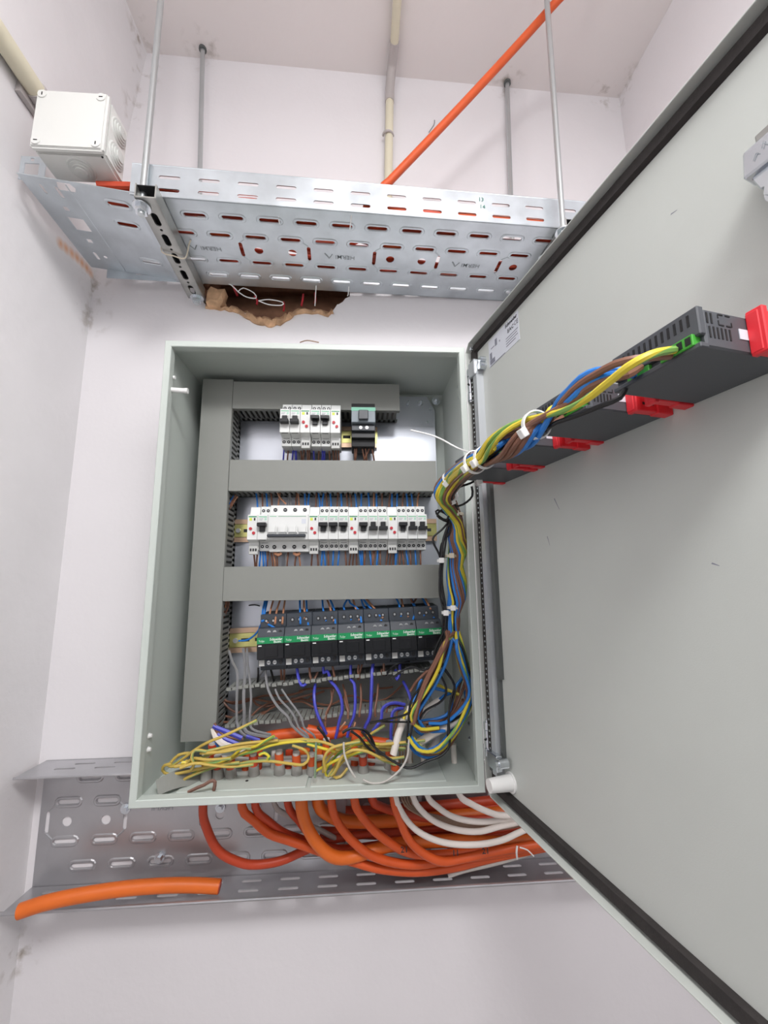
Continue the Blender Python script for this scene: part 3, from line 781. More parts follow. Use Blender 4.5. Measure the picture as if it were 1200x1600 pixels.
for a, b in (((.4375, .5945), (.4395, .598)), ((.4395, .598), (.441, .5965)), ((.443, .598), (.4445, .602)), ((.4445, .6), (.446, .5975))):
    mb.tube([lk(a[0], a[1], .0101), lk(b[0], b[1], .0101)], .00025, 5)
mb.build('stamped_mark', STAMP, latch)

# ------------------------------------------------------------------ panel meters on the door
def panel_meter(k, s0, label):
    s1 = s0 + .067; zb, zt, hr = .443, .4685, .066
    t = thing('panel_meter', label, 'panel meter', tuple(dw((s0 + s1) / 2, zb, .02)), group='panel meters in a row on the door')
    mb = MB(); dbox(mb, s0, s1, zb, zt, SK, hr - .004); mb.build('housing', METER, t, bevel=.0012)
    mb = MB(); dbox(mb, s0 + .0015, s1 - .0, zb + .008, zt + .0015, hr - .005, hr); rc = mb.build('rear_cover', METER, t, bevel=.0008)
    mb = MB(); dbox(mb, s0 + .0015, s1, zb - .0005, zb + .003, hr - .006, hr + .001); mb.build('rear_lip', METER, t, bevel=.0006)
    mb = MB()
    for i in range(13):
        s = s0 + .007 + i * .0044
        dbox(mb, s, s + .0016, zt - .0095, zt - .0018, hr - .001, hr + .0003)
    mb.build('vent_slots', METERD, rc)
    mb = MB()
    hh = hr - .006
    for i in range(2): dbox(mb, s1 - .001, s1 + .0003, zt - .0095, zt - .0025, hh - i * .0035, hh - .0014 - i * .0035)
    for i in range(6): dbox(mb, s1 - .001, s1 + .0003, zt - .019, zt - .0115, hh - .001 - i * .0033, hh - .0023 - i * .0033)
    for a, b, c, d in ((.012, .016, zt - .0028, zt - .002), (.018, .022, zt - .0028, zt - .002), (.012, .016, zt - .0098, zt - .009), (.018, .022, zt - .0098, zt - .009),
                       (.0115, .0122, zt - .0095, zt - .0065), (.0115, .0122, zt - .005, zt - .0025), (.0222, .0229, zt - .0095, zt - .0065)):
        dbox(mb, s1 - .001, s1 + .0003, c, d, hh - a + .002, hh - b + .002)
    mb.build('side_vents', METERD, t)
    mb = MB(); dbox(mb, s1 - .001, s1 + .0004, zb + .009, zt - .0095, .024, .034); mb.build('side_label', STICK, t)
    # pluggable terminal block in the rear
    mb = MB(); dbox(mb, s0 + .012, s0 + .03, zb + .003, zb + .0085, hr - .009, hr - .001); dbox(mb, s1 - .026, s1 - .0035, zb + .002, zb + .0098, hr - .006, hr + .0022)
    tb = mb.build('terminal_block', TERM, t, bevel=.0005)
    mb = MB()
    for i in range(4): dbox(mb, s1 - .0245 + i * .0054, s1 - .021 + i * .0054, zb + .0035, zb + .0085, hr + .001, hr + .0025)
    mb.build('terminal_openings', METERD, tb)
    # red mounting clips on both ends
    for side in (1, -1):
        sA = s1 if side > 0 else s0; o = .0075 * side
        mb = MB()
        dbox(mb, min(sA, sA + o), max(sA, sA + o), zb - .0005, zt + .001, .001, .027)
        dbox(mb, min(sA, sA + o * 1.3), max(sA, sA + o * 1.3), zb - .002, zt + .0025, .022, .0265)
        dbox(mb, min(sA, sA + o * 1.15), max(sA, sA + o * 1.15), zb - .0015, zt + .0015, SK, .003)
        c = mb.build('mounting_clip', RED, t, bevel=.0007)
        if side > 0:
            mb = MB(); dbox(mb, s1 + .0072, s1 + .0078, zb + .005, zb + .0072, .006, .0175); mb.build('clip_slot', METERD, c)
            mb = MB(); mb.tube([dw(s1 + .0077, zb + .0165 + .004 * math.sin(a), .0125 + .006 * math.cos(a)) for a in [i * PI / 6 for i in range(7)]], .0006, 5); mb.build('clip_mark', RED, c)
    return t
panel_meter(0, .358, 'dark grey panel meter nearest the camera, end of the row at the door edge')
panel_meter(1, .2645, 'second dark grey panel meter from the free edge of the door')
panel_meter(2, .170, 'third dark grey panel meter from the free edge of the door')
panel_meter(3, .080, 'dark grey panel meter closest to the door hinges')

# ------------------------------------------------------------------ cable ducts, rails
YB, YF = -.0187, -.082
def duct(x0, x1, z0, z1, label, vertical=False, cover=True, x1c=None):
    t = thing('cable_duct', label, 'cable duct', ((x0 + x1) / 2, YB, z0))
    mb = MB(); mb.box(x0 + .001, x1 - .001, YB - .002, YB, z0 + .001, z1 - .001); mb.build('base', PVCD, t)
    mb = MB()
    for side in (0, 1):
        if vertical:
            a = x0 + .001 if side == 0 else x1 - .0025
            mb.box(a, a + .0015, YB - .014, YB, z0, z1); mb.box(a, a + .0015, YF + .004, YF + .0125, z0, z1)
            z = z0 + .003
            while z < z1 - .008: mb.box(a, a + .0015, YF + .004, YB, z, z + .0052); z += .0098
        else:
            a = z0 + .001 if side == 0 else z1 - .0025
            mb.box(x0, x1, YB - .014, YB, a, a + .0015); mb.box(x0, x1, YF + .004, YF + .0125, a, a + .0015)
            x = x0 + .003
            while x < x1 - .006: mb.box(x, x + .0052, YF + .004, YB, a, a + .0015); x += .0098
    mb.build('slotted_sides', PVCD, t)
    mb = MB(); c1 = x1c or x1
    mb.box(x0, c1, YF - .0015, YF + .0005, z0, z1)
    if vertical:
        mb.box(x0 - .0004, x0 + .0012, YF, YF + .009, z0, z1); mb.box(x1 - .0012, x1 + .0004, YF, YF + .009, z0, z1)
    else:
        mb.box(x0, c1, YF, YF + .009, z0 - .0004, z0 + .0012); mb.box(x0, c1, YF, YF + .009, z1 - .0012, z1 + .0004)
    mb.build('cover', PVC, t)
    return t
duct(-.2265, -.1705, .047, .686, 'tall grey slotted cable duct along the left side of the cabinet', True)
duct(-.1695, .1470, .628, .682, 'grey cable duct across the very top of the cabinet')
duct(-.1690, .2140, .4695, .528, 'grey cable duct between the top and middle breaker rows')
duct(-.1695, .2170, .273, .332, 'grey cable duct between the middle breakers and the black contactors')
# open duct at the bottom, comb fingers bare
od = thing('open_cable_duct', 'uncovered grey duct with bare comb fingers below the black contactors', 'cable duct', (.02, YB, .07))
def ozz(x, base): return base + (x + .152) * .066
mb = MB(); mb.hexa([(-.155, YB, ozz(-.155, .068)), (.2, YB, ozz(.2, .068)), (.2, YB - .002, ozz(.2, .068)), (-.155, YB - .002, ozz(-.155, .068)),
                    (-.155, YB, ozz(-.155, .127)), (.2, YB, ozz(.2, .127)), (.2, YB - .002, ozz(.2, .127)), (-.155, YB - .002, ozz(-.155, .127))]); mb.build('base', PVCD, od)
fm = None
for base in (.068, .127):
    mb = MB(); mb.hexa([(-.155, YB, ozz(-.155, base)), (.2, YB, ozz(.2, base)), (.2, YB - .018, ozz(.2, base)), (-.155, YB - .018, ozz(-.155, base)),
                        (-.155, YB, ozz(-.155, base) + .0016), (.2, YB, ozz(.2, base) + .0016), (.2, YB - .018, ozz(.2, base) + .0016), (-.155, YB - .018, ozz(-.155, base) + .0016)])
    mb.build('side_wall', PVCD, od)
    x = -.152; i = 0
    while x < .196:
        if fm is None:
            mb = MB(); mb.box(-.0038, .0038, -.0465, 0, 0, .0016); mb.box(-.0038, .0038, -.048, -.044, -.0016, .0034)
            f = mb.build('finger', PVC, od, world=False); fm = f.data
        else:
            f = bpy.data.objects.new('finger', fm); COL.objects.link(f); f.parent = od
        f.location = Vector((x, YB - .0175, ozz(x, base))) - Vector(od.location)
        f.rotation_euler = (random.uniform(-.03, .03), -.066, 0)
        x += .0094; i += 1
def rail(x0, x1, zc_, label, tilt=0):
    t = thing('din_rail', label, 'mounting rail', (x0, YB, zc_), (0, -tilt, 0))
    L = x1 - x0
    mb = MB(); mb.box(0, L, -.0085, -.007, -.0135, .0135); mb.box(0, L, -.0085, 0, -.0135, -.0122); mb.box(0, L, -.0085, 0, .0122, .0135); mb.build('channel', YPASS, t, world=False)
    for s in (-1, 1):
        mb = MB(); mb.box(0, L, -.009, -.0078, s * .0175 - .0045, s * .0175 + .0045); mb.build('edge', PINKP, t, world=False)
    mb = MB(); mb.cyl((.012, -.0088, 0), (.012, -.012, 0), .0045, 12); mb.build('screw', SCREW, t, world=False, smooth=True)
    mb = MB()
    x = .022
    while x < L - .02: mb.box(x, x + .015, -.0089, -.0084, -.003, .003); x += .025
    mb.build('slots', HOLE, t, world=False)
rail(-.086, .106, .594, 'yellowish steel mounting rail behind the top breaker row')
rail(-.176, .222, .403, 'yellowish steel mounting rail behind the middle breaker row')
rail(-.172, .215, .1985, 'yellowish steel mounting rail behind the black contactors', .03)

# ------------------------------------------------------------------ breakers
MY = YB - .0085
PROF = [(0, -.041), (-.043, -.041), (-.044, -.040), (-.044, -.0245), (-.0655, -.0225), (-.066, -.022), (-.066, .022), (-.0655, .0225), (-.044, .0245), (-.044, .040), (-.043, .041), (0, .041)]
def body_mb(w, prof=PROF):
    mb = MB(); mb.prism(prof, -w / 2 + .0002, w / 2 - .0002, lambda y, z, x: (x, y, z)); return mb
MW = .0179
def mk_breaker(label, upt):
    t = thing('circuit_breaker', label, 'circuit breaker', (0, 0, 0))
    body_mb(MW).build('body', MCBW, t, world=False, bevel=.0005)
    s = 1 if upt else -1
    mb = MB(); mb.box(-.0075, .0075, -.0662, -.0655, -.0085, .0095); mb.build('toggle_recess', MCBG, t, world=False)
    mb = MB(); mb.box(-.0078, .0078, -.078, -.0655, .0005 + (0 if upt else -.0072), .0068 + (0 if upt else -.0072)); mb.box(-.0045, .0045, -.0705, -.0655, -.0085 if upt else -.002, .002 if upt else .0085)
    mb.build('toggle', BLACKP, t, world=False, bevel=.0006)
    for z in (.033, -.033):
        for x in (-.0042, .0042):
            mb = MB(); mb.cyl((x, -.0436, z), (x, -.0443, z), .003, 10); sc = mb.build('terminal', HOLE, t, world=False)
            mb = MB(); mb.cyl((x, -.0443, z), (x, -.0446, z), .0012, 6); mb.build('screw', SCREW, sc, world=False)
    mb = MB(); mb.box(-.0072, .0072, -.0662, -.066, .0178, .0192); mb.build('green_line', GREENL, t, world=False)
    mb = MB(); mb.box(.003, .0068, -.0662, -.066, .0122, .0164); mb.build('green_symbol', MINT, t, world=False)
    mb = MB(); mb.box(-.0068, .0005, -.0662, -.066, .0145, .0152); mb.box(-.0068, -.001, -.0662, -.066, .0122, .0129); mb.build('print_lines', PRINTG, t, world=False)
    mb = MB(); mb.box(-.0055, .0055, -.0642, -.0635, -.0236, -.0228); mb.box(-.0055, .0055, -.0443, -.0438, -.0268, -.0262); mb.build('lower_slots', HOLE, t, world=False)
    return t
def mk_residual(label):
    t = thing('residual_module', label, 'residual module', (0, 0, 0))
    body_mb(MW, [(0, -.0395), (-.05, -.0395), (-.051, -.026), (-.0655, -.0225), (-.066, -.022), (-.066, .022), (-.0655, .0225), (-.05, .0245), (-.0455, .0395), (0, .0395)]).build('body', MCBW, t, world=False, bevel=.0005)
    for x, z in ((-.0028, -.0028), (.0028, -.0105)):
        mb = MB(); mb.cyl((x, -.0655, z), (x, -.0678, z), .0027, 12); mb.build('button', REDB, t, world=False, smooth=True)
    mb = MB(); mb.box(-.0072, .0072, -.0662, -.066, .0178, .0196); mb.build('green_line', GREEN, t, world=False)
    mb = MB(); mb.box(-.0058, -.001, -.0662, -.066, .0115, .0165); mb.build('yellow_symbol', YELP, t, world=False)
    mb = MB(); mb.box(.0022, .0048, -.0664, -.0659, .0118, .0165); mb.build('dip_switch', BLACKP, t, world=False)
    mb = MB(); mb.box(-.0078, .0078, -.0535, -.045, -.0475, -.032); c = mb.build('connector', MCBG, t, world=False, bevel=.0006)
    mb = MB()
    for i in range(3): mb.box(-.006 + i * .0045, -.003 + i * .0045, -.0538, -.053, -.042, -.037)
    mb.build('connector_openings', HOLE, c, world=False)
    mb = MB(); mb.box(-.006, .006, -.0458, -.0445, .034, .0358); mb.build('top_slot', HOLE, t, world=False)
    return t
def mk_four(label):
    w = 4 * MW; t = thing('isolator_switch', label, 'isolator switch', (0, 0, 0))
    body_mb(w, [(0, -.043), (-.045, -.043), (-.046, -.042), (-.048, -.0245), (-.0655, -.0225), (-.066, -.022), (-.066, .0225), (-.0655, .023), (-.048, .0245), (-.046, .042), (-.045, .043), (0, .043)]).build('body', MCBW, t, world=False, bevel=.0006)
    for i in range(4):
        cx = -w / 2 + MW * (i + .5)
        mb = MB(); mb.box(cx - .0078, cx + .0078, -.072, -.0655, -.0125, .003); mb.build('rocker', MCBW, t, world=False, bevel=.0028, seg=2)
        for z in (.034, -.034):
            mb = MB(); mb.cyl((cx, -.0455, z), (cx, -.0478, z), .0036, 12); sc = mb.build('terminal', HOLE, t, world=False)
            mb = MB(); mb.box(cx - .0018, cx + .0018, -.0481, -.0477, z - .0005, z + .0005); mb.build('screw', SCREW, sc, world=False)
    mb = MB(); mb.box(-w / 2 + .0005, w / 2 - .004, -.0745, -.0655, -.0185, -.0135); mb.build('toggle_bar', DARKP, t, world=False, bevel=.0012)
    mb = MB(); mb.box(-w / 2 + .018, w / 2 - .004, -.0662, -.066, .0188, .0196); mb.build('green_line', GREEN, t, world=False)
    mb = MB(); mb.box(-w / 2 + .003, -w / 2 + .015, -.0662, -.066, .0188, .0198); mb.build('green_print', GREENL, t, world=False)
    mb = MB(); mb.box(w / 2 - .012, w / 2 - .0045, -.0662, -.066, .006, .0145); mb.build('code_area', STICK, t, world=False)
    return t
ORD = ['first', 'second', 'third', 'fourth', 'fifth', 'sixth', 'seventh', 'eighth', 'ninth', 'tenth']
protos = {}
def place(kind, loc, label, group):
    if kind not in protos:
        t = {'U': lambda: mk_breaker(label, True), 'D': lambda: mk_breaker(label, False), 'R': lambda: mk_residual(label), 'F': lambda: mk_four(label)}[kind]()
        protos[kind] = t; t.location = loc; t['group'] = group
        WM[t] = Matrix.Translation(loc)
    else: t = dup(protos[kind], loc, label, group)
    return t
x = -.1302; nb = nr = 0
for kd in ['R', 'U', 'F', 'R', 'U', 'U', 'U', 'R', 'U', 'D', 'D', 'R', 'U', 'D', 'D']:
    w = 4 * MW if kd == 'F' else MW
    loc = (x + w / 2, MY, .4015)
    if kd == 'R': place(kd, loc, 'narrow module with two red buttons, %s from left in the middle row' % ORD[nr], 'red button modules of the middle row'); nr += 1
    elif kd == 'F': place(kd, loc, 'wide white four pole switch with long dark bar in the middle row', None)
    else: place(kd, loc, 'white breaker with black toggle %s, %s breaker from left in the middle row' % ('up' if kd == 'U' else 'down', ORD[nb]), 'breakers of the middle row'); nb += 1
    x += w
MY1 = MY - .02; PW = .0182; x = at(437, 660, MY1 - .066).x; z1r = at(480, 657.5, MY1 - .066).z; nb = nr = 0
for kd in ['D', 'D', 'R', 'U', 'U', 'R']:
    loc = (x + PW / 2, MY1, z1r)
    if kd == 'R': place(kd, loc, 'narrow module with two red buttons, %s one in the top row' % ('left' if nr == 0 else 'right'), 'red button modules of the top row'); nr += 1
    else: place(kd, loc, 'white breaker with black toggle %s, %s breaker from left in the top row' % ('up' if kd == 'U' else 'down', ORD[nb]), 'breakers of the top row'); nb += 1
    x += PW
# motor protection breaker in the top row
mp = thing('motor_breaker', 'grey and black three pole motor breaker with green band at right of the top row', 'circuit breaker', (.0765, MY - .012, .597))
L = dict(parent=mp, world=False)
mb = MB(); mb.prism([(0, -.042), (-.045, -.042), (-.046, -.03), (-.055, -.028), (-.055, .026), (-.046, .03), (-.045, .044), (0, .044)], -.0223, .0223, lambda y, z, x: (x, y, z)); mb.build('body', BLACKP, bevel=.0006, **L)
mb = MB(); mb.box(-.0222, .0222, -.07, -.054, -.0035, .026); mb.build('front_cover', mat('grey_blue_plastic', (128, 138, 146), .45), bevel=.001, **L)
mb = MB(); mb.box(-.0223, .0223, -.0704, -.0698, .0185, .0255); mb.build('green_band', mat('pale_green_band', (118, 184, 158), .5), **L)
mb = MB(); mb.box(-.009, .009, -.077, -.0698, .0, .018); mb.build('toggle', DARKP, bevel=.0012, **L)
mb = MB(); mb.box(-.0218, .0218, -.062, -.054, -.0165, -.0055); mb.build('lower_front', DARKP, bevel=.0008, **L)
for i, xx in enumerate((-.005, .0065)):
    mb = MB(); mb.cyl((xx, -.0615, -.011), (xx, -.0632, -.011), .003, 12); mb.build('screw', SCREW, smooth=True, **L)
for i in range(3):
    xx = -.0145 + .0145 * i
    mb = MB(); mb.cyl((xx, -.046, .035), (xx, -.0475, .035), .0042, 12); mb.build('terminal', HOLE, smooth=True, **L)
for xx in (-.006, .006):
    mb = MB(); mb.cyl((xx, -.0553, .0285), (xx, -.0566, .0285), .0028, 10); mb.build('screw', SCREW, smooth=True, **L)

# ------------------------------------------------------------------ contactors
ct = None
for i in range(7):
    xx = -.0805 + i * .0449
    lab = ('black contactor with green band, leftmost of the lower row', 'black contactor with green band, second from left in the lower row', 'black contactor with green band, third from left in the lower row',
           'black contactor with green band, middle of the seven in the lower row', 'black contactor with green band, third from right in the lower row',
           'black contactor with green band, second from right in the lower row', 'black contactor with green band, rightmost of the lower row')[i]
    loc = (xx, MY, .2030 + (xx + .0805) * .034); rot = (0, -.034, 0)
    if ct is None:
        ct = thing('contactor', lab, 'contactor', loc, rot, 'contactors of the lower row'); ct.scale = (1, 1, 1.14); L = dict(parent=ct, world=False); w = .0222
        mb = MB(); mb.prism([(0, -.0415), (-.052, -.0415), (-.054, -.034), (-.07, -.033), (-.07, -.0225), (-.079, -.0215), (-.079, .0095), (-.07, .0215), (-.055, .0225), (-.053, .0405), (0, .0425)], -w, w, lambda y, z, x: (x, y, z)); mb.build('body', CONT, bevel=.0006, **L)
        mb = MB(); mb.box(-w + .0002, w - .0002, -.0808, -.0788, .0005, .0095); gb = mb.build('green_band', GREEN, **L)
        mb = MB(); mb.box(-w + .0002, w - .0002, -.0815, -.0788, -.0215, .0); mb.build('front_cover', CONTB, bevel=.0006, **L)
        mb = MB(); mb.box(-.0085, .0125, -.0825, -.081, -.0185, -.0025); mb.build('center_window', CONTB, bevel=.0005, **L)
        mb = MB(); mb.box(-.0195, -.014, -.0817, -.0814, -.003, -.0016); mb.build('white_mark', PRINTW, **L)
        mb = MB(); mb.box(-.0208, -.0118, -.0712, -.0698, -.0322, -.0238); mb.build('label_holder', MCBG, **L)
        for z, y, xs, m in ((.0155, -.0757, (-.0035, .006), SCREW), (-.0275, -.07, (-.0045, .0055), SCREW), (.0155, -.0757, (.0152,), HOLE), (-.0275, -.07, (.0152,), HOLE)):
            for sx in xs:
                mb = MB(); yy = y + (.0035 if z > 0 else 0)
                mb.cyl((sx, yy, z), (sx, yy - .0022, z), .0031, 12); s_ = mb.build('screw', m, smooth=True, **L)
                mb = MB(); mb.box(sx - .0022, sx + .0022, yy - .0024, yy - .0021, z - .0004, z + .0004); mb.build('screw_slot', HOLE, s_, world=False)
        for sx in (-.012, .0, .012):
            mb = MB(); mb.cyl((sx, -.0535, .031), (sx, -.055, .031), .0034, 12); s_ = mb.build('terminal', HOLE, smooth=True, **L)
            mb = MB(); mb.cyl((sx, -.055, .031), (sx, -.0556, .031), .0018, 8); mb.build('terminal_screw', SCREW, s_, world=False)
        for tx, tz, sz, bo in ((.0095, .0063, .0052, .0001), (-.0143, .0043, .004, 0)):
            lettering('Schneider' if tx > 0 else 'TeSys', sz, PRINTW, (tx, -.0809, tz), (1, 0, 0), (0, 0, 1), gb, world=False, bold=bo)
        lettering('Electric', .0042, PRINTW, (.012, -.0809, .0026), (1, 0, 0), (0, 0, 1), gb, world=False, bold=.0001)
        mb = MB(); mb.box(-.02, -.0075, -.0708, -.0698, .0172, .0178); mb.build('print_line', PRINTG, **L)
    else: dup(ct, loc, lab, 'contactors of the lower row', rot)

# ------------------------------------------------------------------ small wires between devices and ducts
CN = {'b': (BLUE, 'blue'), 'v': (VIOLET, 'violet blue'), 'n': (BROWN, 'brown'), 'c': (COPPER, 'light brown'), 'g': (GREYW, 'grey'), 'k': (BLACKW, 'black')}
def small(pts, c, where, group, r=.0017, n=6):
    m, nm = CN[c]
    pts = [p if isinstance(p, Vector) else at(*p) for p in pts]
    return wire(nm.replace(' ', '_') + '_wire', pts, r, m, '%s wire %s' % (nm, where), 'wire', group, n=n)
Z4 = lambda a, b, Y: (340 + a / 3.158, 740 + b / 3.158, Y)
top2 = [(197, 'b'), (222, 'n'), (245, 'b'), (268, 'n'), (300, 'c'), (350, 'g'), (362, 'g'), (385, 'n'), (402, 'c'), (432, 'b'), (446, 'b'), (485, 'n'), (505, 'b'), (515, 'b'), (540, 'n'), (560, 'b'),
        (590, 'n'), (612, 'b'), (640, 'n'), (660, 'n'), (685, 'b'), (708, 'b'), (748, 'b'), (770, 'c'), (785, 'b'), (812, 'n'), (845, 'n'), (860, 'b'), (885, 'b'), (912, 'n'), (937, 'b'), (962, 'b'), (985, 'c')]
for x, c in top2:
    j = random.uniform(-7, 7)
    small([Z4(x + j * 1.4, 84, -.052), Z4(x + j, 108, -.054), Z4(x + j * .2, 140, -.056), Z4(x, 178, -.055)], c, 'rising from the middle breaker row into the duct above', 'wires above the middle breaker row')
small([Z4(296, 88, -.06), Z4(305, 115, -.062), Z4(338, 150, -.06)], 'c', 'crossing others above the wide four pole switch', None)
bot2 = [(178, 'n'), (197, 'n'), (213, 'b'), (222, 'b'), (232, 'b'), (250, 'n'), (263, 'n'), (276, 'c'), (292, 'n'), (340, 'g'), (350, 'n'), (390, 'n'), (398, 'c'), (468, 'n'), (492, 'n'), (517, 'b'), (525, 'b'), (545, 'n'), (572, 'b'),
        (600, 'b'), (630, 'n'), (658, 'n'), (672, 'n'), (685, 'n'), (700, 'b'), (712, 'b'), (728, 'n'), (750, 'b'), (768, 'n'), (776, 'n'), (790, 'b'), (803, 'n'), (840, 'n'), (855, 'n'), (868, 'n'), (877, 'b'), (885, 'b'), (900, 'n'), (911, 'n'), (930, 'b'), (950, 'n'), (975, 'b'), (1000, 'n')]
for x, c in bot2:
    j = random.uniform(-9, 9)
    small([Z4(x, 366, -.055), Z4(x + j * .3, 400, -.06), Z4(x + j, 440, -.06), Z4(x + j * 1.2, 478, -.052)], c, 'dropping from the middle breaker row into the duct below', 'wires below the middle breaker row')
for a in (300, 392):
    small([Z4(a - 16, 392, -.066), Z4(a, 402, -.068), Z4(a + 14, 392, -.066)], 'c', 'looped under the wide four pole switch', 'looped ferrules under the wide switch', .003)
Z7 = lambda a, b, Y: (420 + a / 4.286, 610 + b / 4.286, Y)
for x, c in [(103, 'v'), (132, 'n'), (165, 'v'), (174, 'v'), (182, 'v'), (212, 'n'), (238, 'n'), (258, 'n'), (272, 'n'), (299, 'v'), (337, 'n'), (356, 'v'), (364, 'v'), (373, 'v'), (404, 'n'), (428, 'n'), (447, 'n'), (466, 'n')]:
    j = random.uniform(-8, 8)
    small([Z7(x, 385, -.06), Z7(x + j * .5, 420, -.064), Z7(x + j, 462, -.06), Z7(x + j, 500, -.05)], c, 'dropping from the top breaker row into the duct below', 'wires below the top breaker row')
for x0, x1 in ((572, 575), (588, 580), (615, 640), (640, 655), (685, 640), (680, 705)):
    small([Z7(x0, 345, -.068), Z7((x0 + x1) / 2 + 3, 410, -.07), Z7(x1, 465, -.062), Z7(x1, 500, -.05)], 'n', 'dropping from the grey motor breaker into the duct below', 'wires below the motor breaker')
small([Z7(695, 60, -.06), Z7(690, 90, -.065), Z7(680, 115, -.07)], 'c', 'entering the grey motor breaker from above', None)
Z5 = lambda a, b, Y: (330 + a / 2.79, 920 + b / 2.79, Y)
t3 = [('b', [(235, 45), (225, 95), (222, 145)]), ('b', [(240, 45), (234, 100), (228, 142)]), ('b', [(246, 45), (232, 110), (224, 140), (262, 162), (305, 186)]), ('c', [(272, 45), (258, 95), (246, 150)]),
      ('c', [(302, 45), (286, 95), (278, 152)]), ('c', [(322, 45), (315, 95), (310, 152)]), ('b', [(386, 42), (387, 95), (389, 152)]), ('c', [(404, 42), (404, 75), (408, 110), (406, 130)]), ('b', [(414, 42), (418, 110), (426, 180)]),
      ('b', [(484, 40), (488, 90), (501, 142)]), ('c', [(503, 40), (517, 80), (535, 142)]), ('b', [(513, 36), (535, 90), (543, 176)]), ('b', [(602, 34), (578, 75), (590, 110), (612, 137)]), ('b', [(598, 34), (606, 62), (645, 95), (657, 166)]),
      ('c', [(616, 36), (628, 80), (646, 138)]), ('b', [(650, 34), (670, 85), (720, 118), (760, 160)]), ('b', [(656, 34), (690, 80), (738, 120)]), ('c', [(668, 34), (705, 78), (750, 128)]), ('b', [(798, 28), (818, 65), (828, 122)]),
      ('c', [(826, 30), (838, 80), (860, 124)]), ('b', [(862, 26), (886, 85), (877, 152)]), ('b', [(866, 28), (895, 85), (930, 118)]), ('b', [(910, 24), (950, 90), (985, 152)]), ('n', [(905, 24), (880, 60), (866, 30)]), ('c', [(926, 24), (940, 55), (957, 90)])]
for c, L_ in t3:
    k = len(L_)
    small([Z5(a, b, -.05 - .032 * i / (k - 1) - (.012 if b > 150 else 0)) for i, (a, b) in enumerate(L_)], c, 'hanging from the duct above into the black contactors', 'wires above the contactors', .0018)
small([Z5(120, 227, -.045), Z5(160, 222, -.05), Z5(200, 190, -.06), Z5(222, 142, -.075)], 'b', 'crossing the yellow rail left of the contactors', None, .0017)
small([(389, 946, -.025), (398, 945, -.03), (406, 947, -.03)], 'k', 'stub lying on the plate above the first contactor', None, .0012)
# vertical duct side wires
for k, (c, v0, du) in enumerate([('b', 785, 0), ('n', 783, 3), ('b', 788, -2), ('n', 790, 2), ('c', 786, 5), ('n', 792, -1), ('n', 945, 2), ('c', 948, 0), ('n', 950, 4)]):
    small([(366 + du if v0 < 900 else 354 + du, v0 - 10, -.06), (359 + du if v0 < 900 else 352 + du, v0, -.06), (354 + du * .6 if v0 < 900 else 348 + du * .6, v0 + 12, -.055), (346, v0 + 24, -.05)], c,
          'bending into the tall left duct beside the %s breakers' % 'middle' if v0 < 900 else 'bending into the tall left duct above the yellow rail', 'wires entering the tall left duct')
